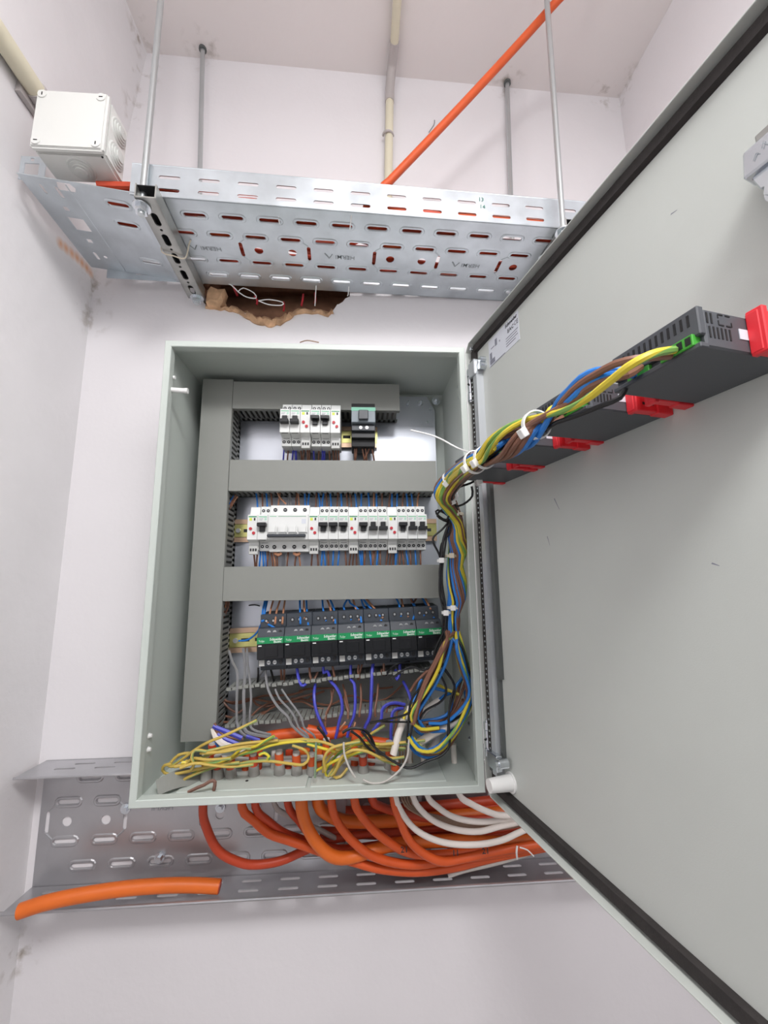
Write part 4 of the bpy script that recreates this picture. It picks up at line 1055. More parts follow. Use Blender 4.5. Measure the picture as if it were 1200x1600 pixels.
# below the contactors
Z3 = lambda a, b, Y: (330 + a / 6, 1030 + b / 6, Y)
Z6 = lambda a, b, Y: (500 + a / 6, 1030 + b / 6, Y)
low = [(Z3, 'g', .0023, [(165, -80, -.04), (200, 30, -.055), (245, 130, -.075), (243, 280, -.085), (238, 480, -.086), (242, 600, -.085), (265, 660, -.09), (310, 710, -.09), (420, 750, -.085)]),
       (Z3, 'g', .0028, [(300, -100, -.035), (318, 50, -.05), (312, 220, -.075), (304, 350, -.086), (310, 500, -.088), (308, 610, -.086), (330, 680, -.09), (420, 710, -.09), (560, 730, -.085), (660, 750, -.08)]),
       (Z3, 'g', .0020, [(335, -100, -.035), (345, 60, -.055), (362, 200, -.078), (374, 370, -.087), (362, 520, -.088), (366, 620, -.086), (400, 665, -.09), (480, 690, -.088), (560, 705, -.085)]),
       (Z3, 'g', .0022, [(510, 90, -.075), (515, 180, -.08), (540, 300, -.09), (620, 440, -.095), (720, 540, -.1), (750, 610, -.1), (830, 690, -.1), (910, 745, -.1)]),
       (Z3, 'g', .0018, [(600, 280, -.085), (640, 370, -.092), (740, 480, -.097), (790, 560, -.1), (820, 640, -.1), (900, 710, -.1), (920, 780, -.098)]),
       (Z3, 'g', .0017, [(660, 280, -.085), (720, 370, -.09), (810, 490, -.095), (850, 560, -.098), (870, 640, -.098), (960, 710, -.098), (975, 760, -.096)]),
       (Z3, 'k', .0018, [(440, 80, -.06), (440, 150, -.065), (432, 220, -.06)]), (Z3, 'k', .002, [(555, 85, -.065), (575, 160, -.07), (590, 210, -.06)]), (Z3, 'g', .0018, [(500, 90, -.06), (450, 160, -.06), (430, 225, -.05)]),
       (Z3, 'n', .002, [(650, 40, -.065), (655, 120, -.066), (660, 230, -.055)]), (Z3, 'n', .002, [(672, 45, -.065), (685, 110, -.068), (680, 230, -.055)]),
       (Z3, 'v', .0026, [(803, 60, -.07), (815, 170, -.08), (845, 245, -.085), (880, 240, -.083), (902, 205, -.07)]), (Z3, 'n', .002, [(920, 50, -.068), (925, 140, -.075), (945, 210, -.075), (970, 180, -.07), (1000, 120, -.065)]),
       (Z3, 'v', .0026, [(975, 235, -.07), (965, 330, -.085), (975, 440, -.092), (1005, 540, -.095), (1050, 640, -.095), (1080, 700, -.09)]),
       (Z3, 'v', .0026, [(1048, 40, -.07), (1055, 130, -.076), (1085, 110, -.075), (1105, 150, -.075), (1115, 205, -.075), (1160, 250, -.085), (1210, 340, -.09), (1228, 470, -.092), (1200, 580, -.092), (1180, 680, -.09), (1165, 740, -.088)]),
       (Z3, 'n', .002, [(1135, 50, -.068), (1150, 140, -.075), (1160, 215, -.07)]), (Z3, 'n', .0018, [(1150, 280, -.06), (1120, 420, -.07), (1075, 540, -.08), (1070, 640, -.085)]),
       (Z6, 'v', .0026, [(288, 45, -.07), (288, 190, -.078), (320, 230, -.085), (330, 400, -.092), (315, 540, -.095), (280, 620, -.093), (255, 730, -.09)]), (Z6, 'n', .002, [(365, 45, -.068), (355, 110, -.072), (370, 180, -.072)]), (Z6, 'n', .0018, [(395, 45, -.068), (380, 100, -.072), (355, 190, -.06)]),
       (Z6, 'v', .0029, [(500, 30, -.07), (488, 110, -.08), (485, 220, -.087), (478, 400, -.092), (468, 540, -.095), (430, 620, -.093), (410, 680, -.09)]), (Z6, 'n', .0022, [(598, 40, -.068), (596, 150, -.073), (575, 110, -.07), (590, 90, -.068)]),
       (Z6, 'v', .0026, [(750, 30, -.07), (745, 130, -.078), (722, 190, -.08), (705, 140, -.075), (712, 100, -.07)]), (Z6, 'k', .0018, [(840, 22, -.085), (740, 40, -.09), (660, 90, -.09), (620, 150, -.08)]),
       (Z6, 'n', .002, [(240, 310, -.06), (235, 400, -.075), (262, 490, -.085), (262, 560, -.088)]), (Z6, 'n', .0018, [(105, 290, -.06), (110, 390, -.07), (60, 500, -.08), (50, 570, -.085)]),
       (Z6, 'n', .002, [(380, 230, -.06), (385, 380, -.075), (370, 500, -.085), (370, 540, -.086)]), (Z6, 'n', .002, [(545, 230, -.06), (535, 360, -.075), (515, 470, -.085), (520, 540, -.086)]), (Z6, 'n', .002, [(215, 240, -.05), (240, 340, -.07), (270, 480, -.08)]),
       (Z6, 'v', .0025, [(780, 210, -.06), (825, 300, -.085), (850, 380, -.09)]), (Z6, 'v', .0028, [(800, 425, -.085), (700, 408, -.085), (620, 430, -.087), (580, 480, -.09), (575, 560, -.092), (520, 640, -.092), (495, 670, -.09)]),
       (Z6, 'v', .0028, [(780, 460, -.085), (720, 465, -.088), (680, 500, -.09), (672, 560, -.093), (665, 660, -.095), (665, 780, -.093)]), (Z6, 'n', .0018, [(790, 440, -.08), (690, 430, -.08), (640, 450, -.082), (620, 500, -.085)]),
       (Z6, 'n', .002, [(800, 450, -.082), (750, 475, -.084), (720, 500, -.086), (715, 600, -.09), (690, 720, -.09)]), (Z6, 'c', .0018, [(240, 590, -.09), (215, 620, -.092), (190, 650, -.09)]), (Z6, 'c', .0018, [(330, 590, -.09), (320, 630, -.092), (300, 660, -.09)])]
for Zf, c, r, L_ in low:
    small([Zf(*p) for p in L_], c, 'hanging below the black contactors across the open bottom duct', 'wires hanging below the contactors', r)
inn = [[(80, 345), (150, 395), (260, 400), (360, 370), (560, 400), (700, 390)], [(85, 360), (200, 415), (330, 395), (480, 345), (620, 340), (760, 330), (860, 300)], [(50, 480), (140, 535), (250, 550), (360, 545), (460, 530), (560, 460), (610, 440)],
       [(45, 560), (110, 590), (220, 580), (380, 555), (480, 500), (520, 490)], [(390, 370), (420, 420), (500, 445), (580, 430), (700, 400), (820, 360), (960, 320)], [(750, 370), (860, 375), (960, 405), (1100, 430), (1200, 390), (1260, 340)],
       [(760, 400), (860, 400), (960, 450), (1080, 470), (1200, 485), (1320, 495), (1400, 460)], [(380, 530), (440, 470), (520, 420), (600, 400)], [(820, 300), (900, 280), (1000, 275), (1150, 270)], [(900, 390), (980, 330), (1060, 300)],
       [(1240, 350), (1340, 345), (1430, 385), (1540, 395), (1640, 370), (1720, 310), (1790, 240)], [(1330, 500), (1400, 470), (1480, 400), (1540, 320)], [(1570, 275), (1650, 270), (1700, 260)], [(110, 400), (180, 470), (260, 500), (310, 450)]]
for i, L_ in enumerate(inn):
    small([Z3(a, b, -.034 - .006 * math.sin(i * 2 + k)) for k, (a, b) in enumerate(L_)], 'n', 'curling inside the open bottom duct', 'brown wires inside the open duct', .0019)
for i, (a, b, c) in enumerate([(1100, 600, 'g'), (420, 120, 'g')][:0]): pass
# wires leaving the foot of the tall left duct
for c, r, L_ in (('v', .0036, [(20, 625), (60, 645), (150, 680), (290, 740)]), ('v', .0036, [(60, 700), (120, 740), (190, 770), (275, 805)]), ('v', .003, [(330, 722), (390, 740), (455, 762)]), ('b', .003, [(5, 760), (40, 790), (80, 815)]),
                 ('n', .0022, [(30, 600), (90, 690), (170, 730), (300, 750)]), ('n', .0022, [(30, 630), (70, 720), (150, 820)])):
    small([Z3(a, b, -.1) for a, b in L_], c, 'leaving the foot of the tall left duct', 'wires at the foot of the tall left duct', r)
wire('white_cable', [Z_ for Z_ in [at(334, 1138, -.095), at(337, 1150, -.1), at(346, 1161, -.105), at(362, 1168, -.105), at(385, 1172, -.1)]], .0052, WHITEC, 'short white cable curving out of the foot of the tall left duct', 'cable')

# ------------------------------------------------------------------ cables under the cabinet
def big(name, pxs, r, m, label, group, y0=-.1, y1=-.04, cat='cable', entry=True):
    k = len(pxs)
    pts = [at(u, v, y0 + (y1 - y0) * min(1, i / max(1, k - 3))) for i, (u, v) in enumerate(pxs)]
    if entry:
        p = pts[0]; pts = [Vector((p.x, -.088, .03)), Vector((p.x, -.09, .0))] + pts
    return wire(name, pts, r, m, label, cat, group, n=10, step=.008)
OG = 'orange cables between cabinet and lower tray'
big('orange_cable', [(317, 1263), (323, 1294), (341, 1329), (373, 1347), (401, 1351), (439, 1345), (474, 1330), (520, 1312), (600, 1300), (760, 1288), (900, 1278)], .0066, REDOR, 'leftmost orange cable drooping in a wide loop under the cabinet', OG, -.105, -.028)
big('orange_cable', [(378, 1261), (397, 1282), (420, 1302), (448, 1312), (483, 1324), (520, 1337), (554, 1347), (597, 1358), (653, 1362), (710, 1355), (767, 1341), (840, 1326), (930, 1308)], .0068, ORANGE, 'orange cable making the lowest loop along the tray edge', OG, -.105, -.05)
big('orange_cable', [(399, 1260), (420, 1284), (443, 1301), (467, 1310), (513, 1326), (560, 1330), (640, 1322), (760, 1308), (900, 1290)], .0062, REDOR, 'orange cable emerging third from left under the cabinet', OG, -.1, -.03)
big('orange_cable', [(450, 1257), (467, 1282), (490, 1310), (525, 1326), (580, 1322), (660, 1308), (760, 1300), (900, 1285)], .0062, REDOR, 'orange cable emerging behind the thick bright orange one', OG, -.088, -.025)
big('orange_cable', [(471, 1255), (478, 1287), (495, 1317), (518, 1337), (544, 1340), (582, 1329), (625, 1318), (710, 1314), (781, 1316), (832, 1311), (930, 1298)], .0096, ORANGE2, 'thick bright orange cable bending sharply to the right', OG, -.112, -.045)
big('orange_cable', [(497, 1255), (513, 1272), (532, 1281), (560, 1284), (597, 1283), (653, 1281), (720, 1274), (800, 1268), (900, 1262)], .0098, ORANGE2, 'thick bright orange cable running level close under the cabinet', OG, -.095, -.03)
big('orange_cable', [(518, 1253), (525, 1280), (539, 1301), (554, 1317), (577, 1335), (611, 1347), (653, 1351), (700, 1344), (767, 1336), (850, 1322), (930, 1310)], .0066, ORANGE, 'orange cable sweeping just above the lowest loop', OG, -.112, -.055)
big('orange_cable', [(554, 1250), (563, 1272), (585, 1298), (611, 1318), (633, 1330), (667, 1336), (738, 1331), (809, 1326), (920, 1312)], .0066, ORANGE, 'orange cable with handwritten number 21 in the middle of the bundle', OG, -.118, -.062)
big('orange_cable', [(581, 1248), (597, 1261), (625, 1270), (662, 1277), (720, 1281), (800, 1276), (900, 1268)], .0066, REDOR, 'orange cable emerging shallowly near the middle of the cabinet bottom', OG, -.1, -.04)
big('orange_cable', [(615, 1247), (625, 1281), (639, 1312), (662, 1334), (690, 1346), (716, 1343), (781, 1329), (850, 1318), (930, 1306)], .0066, ORANGE, 'orange cable dropping steeply beside the first white cable', OG, -.122, -.066)
for i, (pp, r, lab) in enumerate([([(540, 1268), (600, 1266), (693, 1258), (767, 1251), (880, 1238)], .0085, 'red orange cable running level highest in the lower tray'), ([(640, 1276), (710, 1267), (767, 1259), (880, 1250)], .008, 'red orange cable running level behind the white cables'),
                                  ([(500, 1300), (560, 1302), (650, 1305), (760, 1303), (900, 1292)], .0085, 'red orange cable running level deep behind the bundle')]):
    big('orange_cable', pp, r, REDOR, lab, OG, -.025, -.02, entry=False)
WG = 'white cables between cabinet and lower tray'
big('white_cable', [(618, 1244), (628, 1270), (648, 1295), (676, 1311), (710, 1319), (752, 1319), (786, 1312), (815, 1299), (870, 1276), (930, 1255)], .0046, WHITEC, 'lowest white cable with printed text, nearest the camera', WG, -.125, -.08)
big('white_cable', [(645, 1243), (659, 1267), (682, 1285), (716, 1297), (750, 1299), (781, 1291), (801, 1287), (850, 1274), (930, 1250)], .0046, WHITEC, 'second white cable curving under the cabinet', WG, -.12, -.07)
big('white_cable', [(667, 1241), (684, 1261), (710, 1277), (747, 1284), (789, 1281), (850, 1270), (930, 1250)], .0046, WHITEC, 'third white cable curving under the cabinet', WG, -.116, -.07)
big('white_cable', [(717, 1240), (738, 1257), (767, 1270), (789, 1274), (850, 1270), (930, 1255)], .0048, WHITEC, 'rightmost white cable next to the door hinge corner', WG, -.115, -.08)
big('grey_cable', [(429, 1257), (448, 1273), (480, 1288), (502, 1298), (527, 1312), (545, 1323), (580, 1330), (640, 1322)], .0042, GREYC, 'pale grey cable passing behind the thick orange cables', None, -.07, -.03)
big('grey_cable', [(700, 1368), (724, 1360), (767, 1350), (803, 1340), (850, 1325), (900, 1310)], .0042, GREYC, 'pale grey cable at the tray edge below the orange loops', None, -.05, -.05, entry=False)
for i in range(5):
    d = i * 2.2
    big('tan_wire', [(628 + d * 2, 1250), (653 + d, 1272 - d * .4), (687 + d, 1285 - d * .8), (720, 1292 - d), (760, 1296 - d), (800, 1293 - d), (870, 1276 - d)], .0017, TAN, 'thin tan wire between the white cables under the cabinet', 'tan wires under the cabinet', -.11 + i * .004, -.066, 'wire')
wire('cable_tie', [at(808, 1322, -.075), at(807, 1332, -.08), at(808, 1342, -.074)], .0016, TIEW, 'white cable tie around orange cables beside the door', 'cable tie', n=5)
wire('cable_tie', [at(812, 1324, -.08), at(824, 1328, -.085), at(834, 1338, -.085)], .0011, TIEW, 'loose tail of the white cable tie beside the door', 'cable tie', n=5)
# loose orange offcut lying on the lower tray flange
oc = thing('orange_cable_offcut', 'cut length of orange cable lying on the lower tray at left', 'cable', tuple(at(190, 1395, -.05)))
ocp = [at(u, v, y) for u, v, y in ((30, 1424, -.085), (70, 1411, -.08), (120, 1400, -.073), (190, 1389, -.062), (250, 1384, -.055), (300, 1383, -.05), (343, 1385, -.048))]
mb = MB(); mb.tube(spline(ocp, .008), .0105, 14); mb.build('jacket', ORANGE2, oc, smooth=True)
d = (ocp[-1] - ocp[-2]).normalized(); mb = MB(); mb.cyl(ocp[-1], ocp[-1] + d * .0012, .0092, 14); mb.build('cut_end', REDOR, oc, smooth=True)
# handwritten numbers on the cables
for txt, u, v, Y in (('21', 632, 1328, -.097), ('11', 712, 1333, -.092), ('21', 759, 1330, -.09)):
    par = [o for o in bpy.data.objects if o.get('label') == 'orange cable with handwritten number 21 in the middle of the bundle'][0]
    lettering(txt, .0125, PRINTB, at(u, v, Y), (1, 0, .02), (0, 0, 1), par, name='handwritten_number', bold=.0002)

# ------------------------------------------------------------------ inside the cabinet bottom
ends = [(332, 1166, -.1), (322, 1186, -.125), (340, 1187, -.12), (360, 1189, -.118), (396, 1183, -.115), (436, 1180, -.115), (463, 1182, -.118), (487, 1184, -.118), (510, 1172, -.1), (567, 1184, -.12), (608, 1176, -.11), (617, 1196, -.13)]
ecol = [REDOR, REDOR, REDOR, REDOR, REDOR, ORANGE, ORANGE, ORANGE, ORANGE, REDOR, ORANGE, ORANGE]
places = ['behind the long duct foot', 'first from the left', 'second from the left', 'third from the left', 'fourth from the left', 'ringed in white', 'stoutest one left of the seam', 'just left of the floor seam',
          'tall one right of the floor seam', 'small one under the right yellow bundle', 'tall one beside the white cable', 'short one nearest the front']
for i, (u, v, Y) in enumerate(ends):
    top = at(u, v - (14 if i in (8, 10) else 3), Y); base = Vector((top.x + .001, Y + .004, .0042))
    t = thing('cable_gland', 'stub of stripped orange cable entering the cabinet floor, %s' % places[i], 'cable end', tuple(base), group='orange cable ends in the cabinet floor')
    mb = MB(); mb.cyl(base, top, .0068, 12); mb.build('jacket', ecol[i], t, smooth=True)
    mb = MB(); mb.cyl(base, base + (top - base) * .5, .0092, 14, r2=.0075); mb.build('rubber_seal', GLAND, t, smooth=True)
    mb = MB(); d = (top - base).normalized(); mb.cyl(top, top + d * .004, .0055, 12); mb.build('inner_sheath', GREYC, t, smooth=True)
for pxs, r, lab in (([(395, 1160), (430, 1150), (470, 1146), (500, 1148), (535, 1143)], .0095, 'thick orange cable lying level behind the yellow wires at left'), ([(480, 1140), (510, 1145), (545, 1142), (560, 1150)], .0085, 'thick orange cable lying level behind the black tie'),
                    ([(550, 1150), (580, 1158), (612, 1163)], .0085, 'thick orange cable lying level behind the right yellow bundle')):
    wire('orange_cable', [at(u, v, -.075) for u, v in pxs], r, ORANGE, lab, 'cable', n=10)
for pxs, r, lab in (([(318, 1180), (400, 1186), (500, 1182), (600, 1190)], .003, 'pale grey wire lying on the cabinet floor behind the cable ends'), ([(430, 1192), (480, 1188), (520, 1180)], .004, 'pale grey sheath lying on the cabinet floor near the seam')):
    wire('grey_cable', [at(u, v, -.1) for u, v in pxs], r, GREYC, lab, 'cable')
# yellow green earth wires: left bundle
Z8 = lambda a, b, Y: at(240 + a / 4.615, 1120 + b / 4.615, Y)
YL = [[(1200, 195), (1080, 178), (960, 185), (840, 208), (720, 250), (560, 290), (400, 350), (150, 495)], [(1190, 170), (1050, 165), (900, 178), (760, 210), (620, 270), (500, 340), (360, 390), (240, 440), (170, 485)],
      [(1090, 160), (960, 172), (800, 190), (640, 215), (480, 245), (330, 300), (210, 345), (110, 355), (180, 275), (260, 262)], [(745, 25), (620, 85), (500, 140), (380, 190), (290, 245), (200, 310), (120, 360)],
      [(870, 140), (800, 175), (730, 215), (640, 225), (560, 290), (430, 335), (260, 330), (200, 330)], [(1000, 205), (1090, 240), (1120, 290), (1080, 345), (960, 335), (820, 318), (700, 325), (560, 345), (380, 330), (230, 320)],
      [(700, 230), (640, 225), (520, 250), (340, 262), (440, 235), (600, 200), (760, 180), (900, 170)], [(620, 330), (480, 345), (350, 370), (220, 400), (110, 415), (65, 385), (80, 350), (130, 340)], [(760, 275), (800, 260), (835, 290), (820, 305)],
      [(380, 250), (300, 240), (275, 290), (290, 345), (270, 380)], [(560, 300), (400, 310), (280, 300), (230, 345), (150, 360)], [(720, 345), (560, 360), (420, 350), (300, 335), (190, 370)]]
for i, L_ in enumerate(YL):
    wire('earth_wire', [Z8(a, b, -.128 - .006 * math.sin(i * 2.1 + .8 * k) - .002 * i) for k, (a, b) in enumerate(L_)], .0022, YGD if i % 4 else YG, 'yellow green earth wire of the left bundle on the cabinet floor', 'wire', 'left bundle of earth wires', n=8)
Z9 = lambda a, b, Y: at(480 + a / 4.615, 1120 + b / 4.615, Y)
YR = [[(720, 190), (560, 200), (400, 190), (280, 230), (190, 300), (130, 400), (160, 440)], [(710, 225), (540, 215), (420, 215), (300, 260), (220, 330), (150, 430)], [(700, 235), (560, 240), (440, 225), (330, 270), (240, 340), (190, 430), (240, 430), (290, 370)],
      [(400, 200), (300, 210), (200, 250), (130, 330), (115, 400)], [(430, 240), (340, 270), (220, 310), (120, 360), (60, 390)], [(560, 60), (480, 110), (420, 150), (330, 180), (240, 230), (150, 290)], [(640, 345), (540, 310), (470, 260), (400, 215)],
      [(0, 175), (100, 180), (180, 205), (240, 230), (320, 190), (400, 175)], [(0, 195), (120, 230), (200, 250)], [(850, 170), (740, 180), (640, 190), (520, 200)], [(700, 290), (620, 300), (520, 290), (430, 250), (330, 240), (250, 290), (210, 380), (170, 425)],
      [(380, 180), (260, 200), (170, 230), (120, 300), (130, 390)]]
for i, L_ in enumerate(YR):
    wire('earth_wire', [Z9(a, b, -.130 - .006 * math.sin(i * 1.7 + .9 * k) - .002 * i) for k, (a, b) in enumerate(L_)], .0022, YGD if i % 4 else YG, 'yellow green earth wire of the right bundle on the cabinet floor', 'wire', 'right bundle of earth wires', n=8)
wire('black_wire', [at(u, v, -.155) for u, v in ((565, 1143), (590, 1172), (622, 1194), (642, 1200), (665, 1190), (690, 1180), (702, 1165), (702, 1145), (701, 1120), (705, 1090), (710, 1070), (690, 1040))], .0019, BLACKW, 'long black wire looping over the right bundle of earth wires', 'wire', n=7)
wire('black_cable_tie', [at(u, v, -.15) for u, v in ((535, 1145), (548, 1138), (568, 1140), (578, 1150), (585, 1165))], .0024, BLACKW, 'black tape strip knotted behind the right earth wire bundle', 'cable tie', n=6)
wire('black_cable_tie', [at(u, v, -.15) for u, v in ((548, 1142), (562, 1152), (572, 1165), (586, 1178))], .002, BLACKW, 'second black strip beside the knotted tape', 'cable tie', n=6)
wire('black_wire', [at(u, v, -.14) for u, v in ((496, 1136), (505, 1146), (512, 1158), (518, 1168))], .0022, BLACKW, 'short black wire end left of the knotted tape', 'wire', n=6)
wire('grey_wire', [at(u, v, -.16) for u, v in ((567, 1218), (580, 1224), (600, 1222), (618, 1210), (630, 1196), (637, 1180), (639, 1155))], .0016, GREYC, 'thin pale wire looping on the cabinet floor at right', 'wire', n=6)
wire('grey_wire', [at(u, v, -.16) for u, v in ((537, 1160), (538, 1178), (546, 1200), (555, 1215))], .0016, GREYC, 'thin pale wire dropping from the right earth bundle', 'wire', n=6)
wire('green_wire', [at(u, v, -.155) for u, v in ((494, 1160), (493, 1190), (492, 1215))], .0018, mat('dull_green_wire', (128, 148, 120), .5), 'thin dull green wire standing at the floor seam', 'wire', n=6)
# fallen duct cover piece and brown tape on the floor at left
dc = MB(); vs = []
for i in range(9):
    t_ = i / 8; u = 247 + t_ * 70
    a = at(u, 1243 - 14 * t_ - 6 * math.sin(t_ * 3.1), -.17 + .045 * t_); b = at(243 + t_ * 68, 1219 - 20 * t_ - 6 * math.sin(t_ * 3.1), -.155 + .045 * t_)
    vs += [a, b, a + Vector((0, .0015, -.001)), b + Vector((0, .0015, -.001))]
fs = []
for i in range(8):
    k = i * 4; fs += [(k, k + 1, k + 5, k + 4), (k + 2, k + 6, k + 7, k + 3), (k, k + 4, k + 6, k + 2), (k + 1, k + 3, k + 7, k + 5)]
fs += [(0, 2, 3, 1), (32, 33, 35, 34)]
dc.add(vs, fs); tag(dc.build('duct_cover_offcut', PVC), 'short bent piece of grey duct cover lying in the lower left cabinet corner', 'duct cover')
wire('brown_tape', [at(u, v, -.165) for u, v in ((294, 1238), (308, 1231), (320, 1226), (330, 1220), (336, 1222), (334, 1235))], .0026, TAPE, 'crumpled brown tape scrap on the cabinet floor at left', 'tape', n=6)

# ------------------------------------------------------------------ wiring harness from the meters down the right side
def D(u, v, h): return atd(u, v, h)
hub1 = D(838, 664, .092); hub2 = D(742, 722, .09)
def Y_(u, v, y): return at(u, v, y)
starts = [('brown', BROWN, [(1046, 556, .07), (1020, 558, .085), (992, 561, .095), (960, 569, .1), (932, 584, .1), (906, 600, .1), (880, 626, .098)], 'from the nearest panel meter, lying uppermost'),
          ('yellow_green', YG, [(1053, 547, .07), (1030, 550, .09), (1006, 559, .102), (980, 574, .107), (960, 590, .107), (940, 606, .106), (916, 624, .104), (880, 642, .1)], 'from the nearest panel meter, lying in front'),
          ('blue', BLUE, [(990, 581, .066), (975, 579, .085), (956, 578, .09), (932, 579, .093), (908, 590, .096), (888, 610, .096), (872, 628, .096)], 'from the nearest panel meter, arching highest'),
          ('blue', BLUE, [(990, 586, .066), (972, 584, .088), (956, 586, .094), (928, 594, .097), (908, 608, .098), (890, 626, .098)], 'from the nearest panel meter, arching lower'),
          ('brown', BROWN, [(1000, 574, .068), (980, 586, .09), (940, 596, .096), (914, 610, .097), (896, 626, .097)], 'from the nearest panel meter, lying lowest'),
          ('black', BLACKW, [(978, 606, .062), (968, 622, .075), (940, 634, .082), (900, 650, .086), (870, 660, .09)], 'from the second panel meter'),
          ('yellow_green', YG, [(866, 636, .072), (860, 640, .085), (850, 652, .092)], 'from the second panel meter at the big white tie'),
          ('blue', BLUE, [(862, 650, .07), (856, 656, .085), (848, 662, .09)], 'from the second panel meter below the big white tie'),
          ('brown', BROWN, [(880, 652, .066), (868, 660, .08), (852, 668, .088)], 'from the second panel meter below the big white tie'),
          ('brown', BROWN, [(790, 690, .068), (780, 697, .085), (765, 706, .09)], 'from the third panel meter'), ('blue', BLUE, [(788, 686, .068), (778, 690, .088), (768, 702, .092)], 'from the third panel meter'),
          ('yellow_green', YG, [(786, 684, .068), (776, 696, .09), (764, 708, .094)], 'from the third panel meter'),
          ('brown', BROWN, [(872, 640, .07), (862, 646, .085), (850, 656, .09)], 'from the second panel meter above the big white tie'), ('blue', BLUE, [(868, 642, .07), (858, 650, .085), (846, 660, .09)], 'from the second panel meter at the big white tie'),
          ('brown', BROWN, [(752, 716, .066), (746, 722, .08), (740, 728, .088)], 'from the panel meter closest to the hinges'), ('blue', BLUE, [(756, 716, .066), (748, 720, .08), (742, 726, .088)], 'from the panel meter closest to the hinges'),
          ('brown', BROWN, [(796, 684, .068), (786, 690, .082), (772, 702, .09)], 'from the third panel meter, lying on top'), ('black', BLACKW, [(800, 690, .066), (788, 698, .08), (770, 710, .09)], 'from the third panel meter'),
          ('yellow_green', YG, [(758, 714, .066), (750, 718, .08), (744, 724, .088)], 'from the panel meter closest to the hinges'), ('yellow_green', YG, [(870, 636, .07), (860, 644, .088), (848, 656, .093)], 'from the second panel meter, in the middle'),
          ('brown', BROWN, [(864, 654, .068), (856, 660, .082), (846, 666, .09)], 'from the second panel meter, in the middle'), ('blue', BLUE, [(800, 682, .068), (788, 690, .084), (770, 704, .091)], 'from the third panel meter, lying on top')]
cpath = [(712, 745, -.262), (694, 768, -.228), (700, 786, -.205), (713, 812, -.187), (713, 835, -.182), (716, 855, -.176), (711, 879, -.17), (713, 905, -.17), (714, 930, -.168), (708, 955, -.165), (706, 980, -.162)]
random.seed(5)
HG = 'harness wires running from the panel meters'
for i, (nm, m, L_, lab) in enumerate(starts):
    a0 = i * 2.399; off = lambda s, q: Vector((math.cos(a0 + q) * s, math.sin(a0 + q) * s * .7, math.sin(a0 + q) * s))
    pts = [D(*p) for p in L_]
    rr = .0026 if m is not BLACKW else .002
    first = len(L_) > 0
    if i < 9 or i in (12, 13, 19, 20):
        pts += [hub1 + off(.0088, 0)]
        pts += [D(812, 680, .094) + off(.0135, .5), D(786, 696, .092) + off(.014, 1.), D(762, 712, .09) + off(.0095, 1.5)]
    pts += [hub2 + off(.009, 1.8)]
    for j, (u, v, y) in enumerate(cpath):
        s = (.013, .014, .0125, .0085, .012, .013, .0105, .014, .012, .0085, .01)[j]
        pts.append(at(u, v, y) + off(s, 2 + .35 * j))
    br = [[(700, 1000, -.16), (684, 1035, -.155), (668, 1066, -.15), (655, 1100, -.145), (648, 1130, -.14)], [(716, 1010, -.155), (726, 1045, -.14), (736, 1078, -.13), (728, 1105, -.125), (700, 1128, -.12), (672, 1132, -.12)],
          [(700, 1005, -.16), (690, 1040, -.155), (672, 1075, -.15), (650, 1108, -.145), (648, 1125, -.14), (662, 1140, -.135), (690, 1140, -.13)], [(718, 1010, -.155), (730, 1050, -.14), (737, 1085, -.13), (724, 1120, -.13), (705, 1150, -.13), (680, 1172, -.13), (655, 1170, -.13), (641, 1150, -.13)]][i % 4]
    sp = random.uniform(-6, 6)
    pts += [at(u + sp, v + random.uniform(-3, 3), y - .0015 * i) for u, v, y in br]
    wire(nm + '_wire', pts, rr, m, '%s harness wire %s' % (nm.replace('_', ' '), lab), 'wire', HG, n=8, step=.008)
# black thin wires with slack loops beside the harness
BG = 'thin black wires slung beside the harness'
blk = [[(738, 722, -.29), (716, 730, -.28), (709, 755, -.25), (704, 782, -.22), (700, 795, -.2), (703, 830, -.19), (690, 850, -.185), (688, 880, -.18), (692, 920, -.175), (697, 960, -.17), (693, 1000, -.165)],
       [(752, 745, -.27), (735, 755, -.255), (712, 765, -.24), (705, 790, -.21), (698, 812, -.2), (682, 803, -.2), (684, 797, -.2), (700, 806, -.195), (703, 820, -.19)], [(737, 760, -.24), (738, 775, -.235), (724, 788, -.225), (705, 793, -.21), (690, 797, -.2), (683, 806, -.2), (698, 815, -.195), (702, 808, -.19)],
       [(704, 812, -.19), (690, 828, -.188), (678, 838, -.186), (677, 848, -.185), (686, 866, -.182), (690, 885, -.18), (688, 910, -.178), (696, 950, -.172), (699, 975, -.168), (690, 1030, -.165), (705, 1060, -.16), (711, 1080, -.158), (702, 1110, -.155), (700, 1150, -.152)],
       [(703, 815, -.19), (694, 840, -.187), (690, 870, -.184), (687, 900, -.18), (694, 935, -.175), (695, 990, -.17), (684, 1030, -.166), (660, 1070, -.162), (643, 1108, -.16), (630, 1118, -.158), (600, 1125, -.155), (578, 1130, -.15)],
       [(702, 815, -.188), (692, 845, -.186), (689, 880, -.182), (687, 925, -.177), (696, 965, -.17), (698, 1000, -.167), (668, 1045, -.163), (640, 1042, -.16), (610, 1062, -.15)],
       [(700, 820, -.188), (696, 850, -.185), (691, 890, -.18), (692, 930, -.176), (697, 975, -.17), (678, 1025, -.165), (697, 1075, -.162), (690, 1095, -.16), (665, 1110, -.158), (652, 1126, -.155), (620, 1128, -.152), (590, 1127, -.15)],
       [(693, 960, -.17), (690, 1000, -.166), (682, 1045, -.163), (645, 1090, -.16), (638, 1130, -.158), (636, 1160, -.155)], [(690, 1000, -.165), (672, 1060, -.162), (650, 1100, -.16), (645, 1130, -.158), (640, 1155, -.156)]]
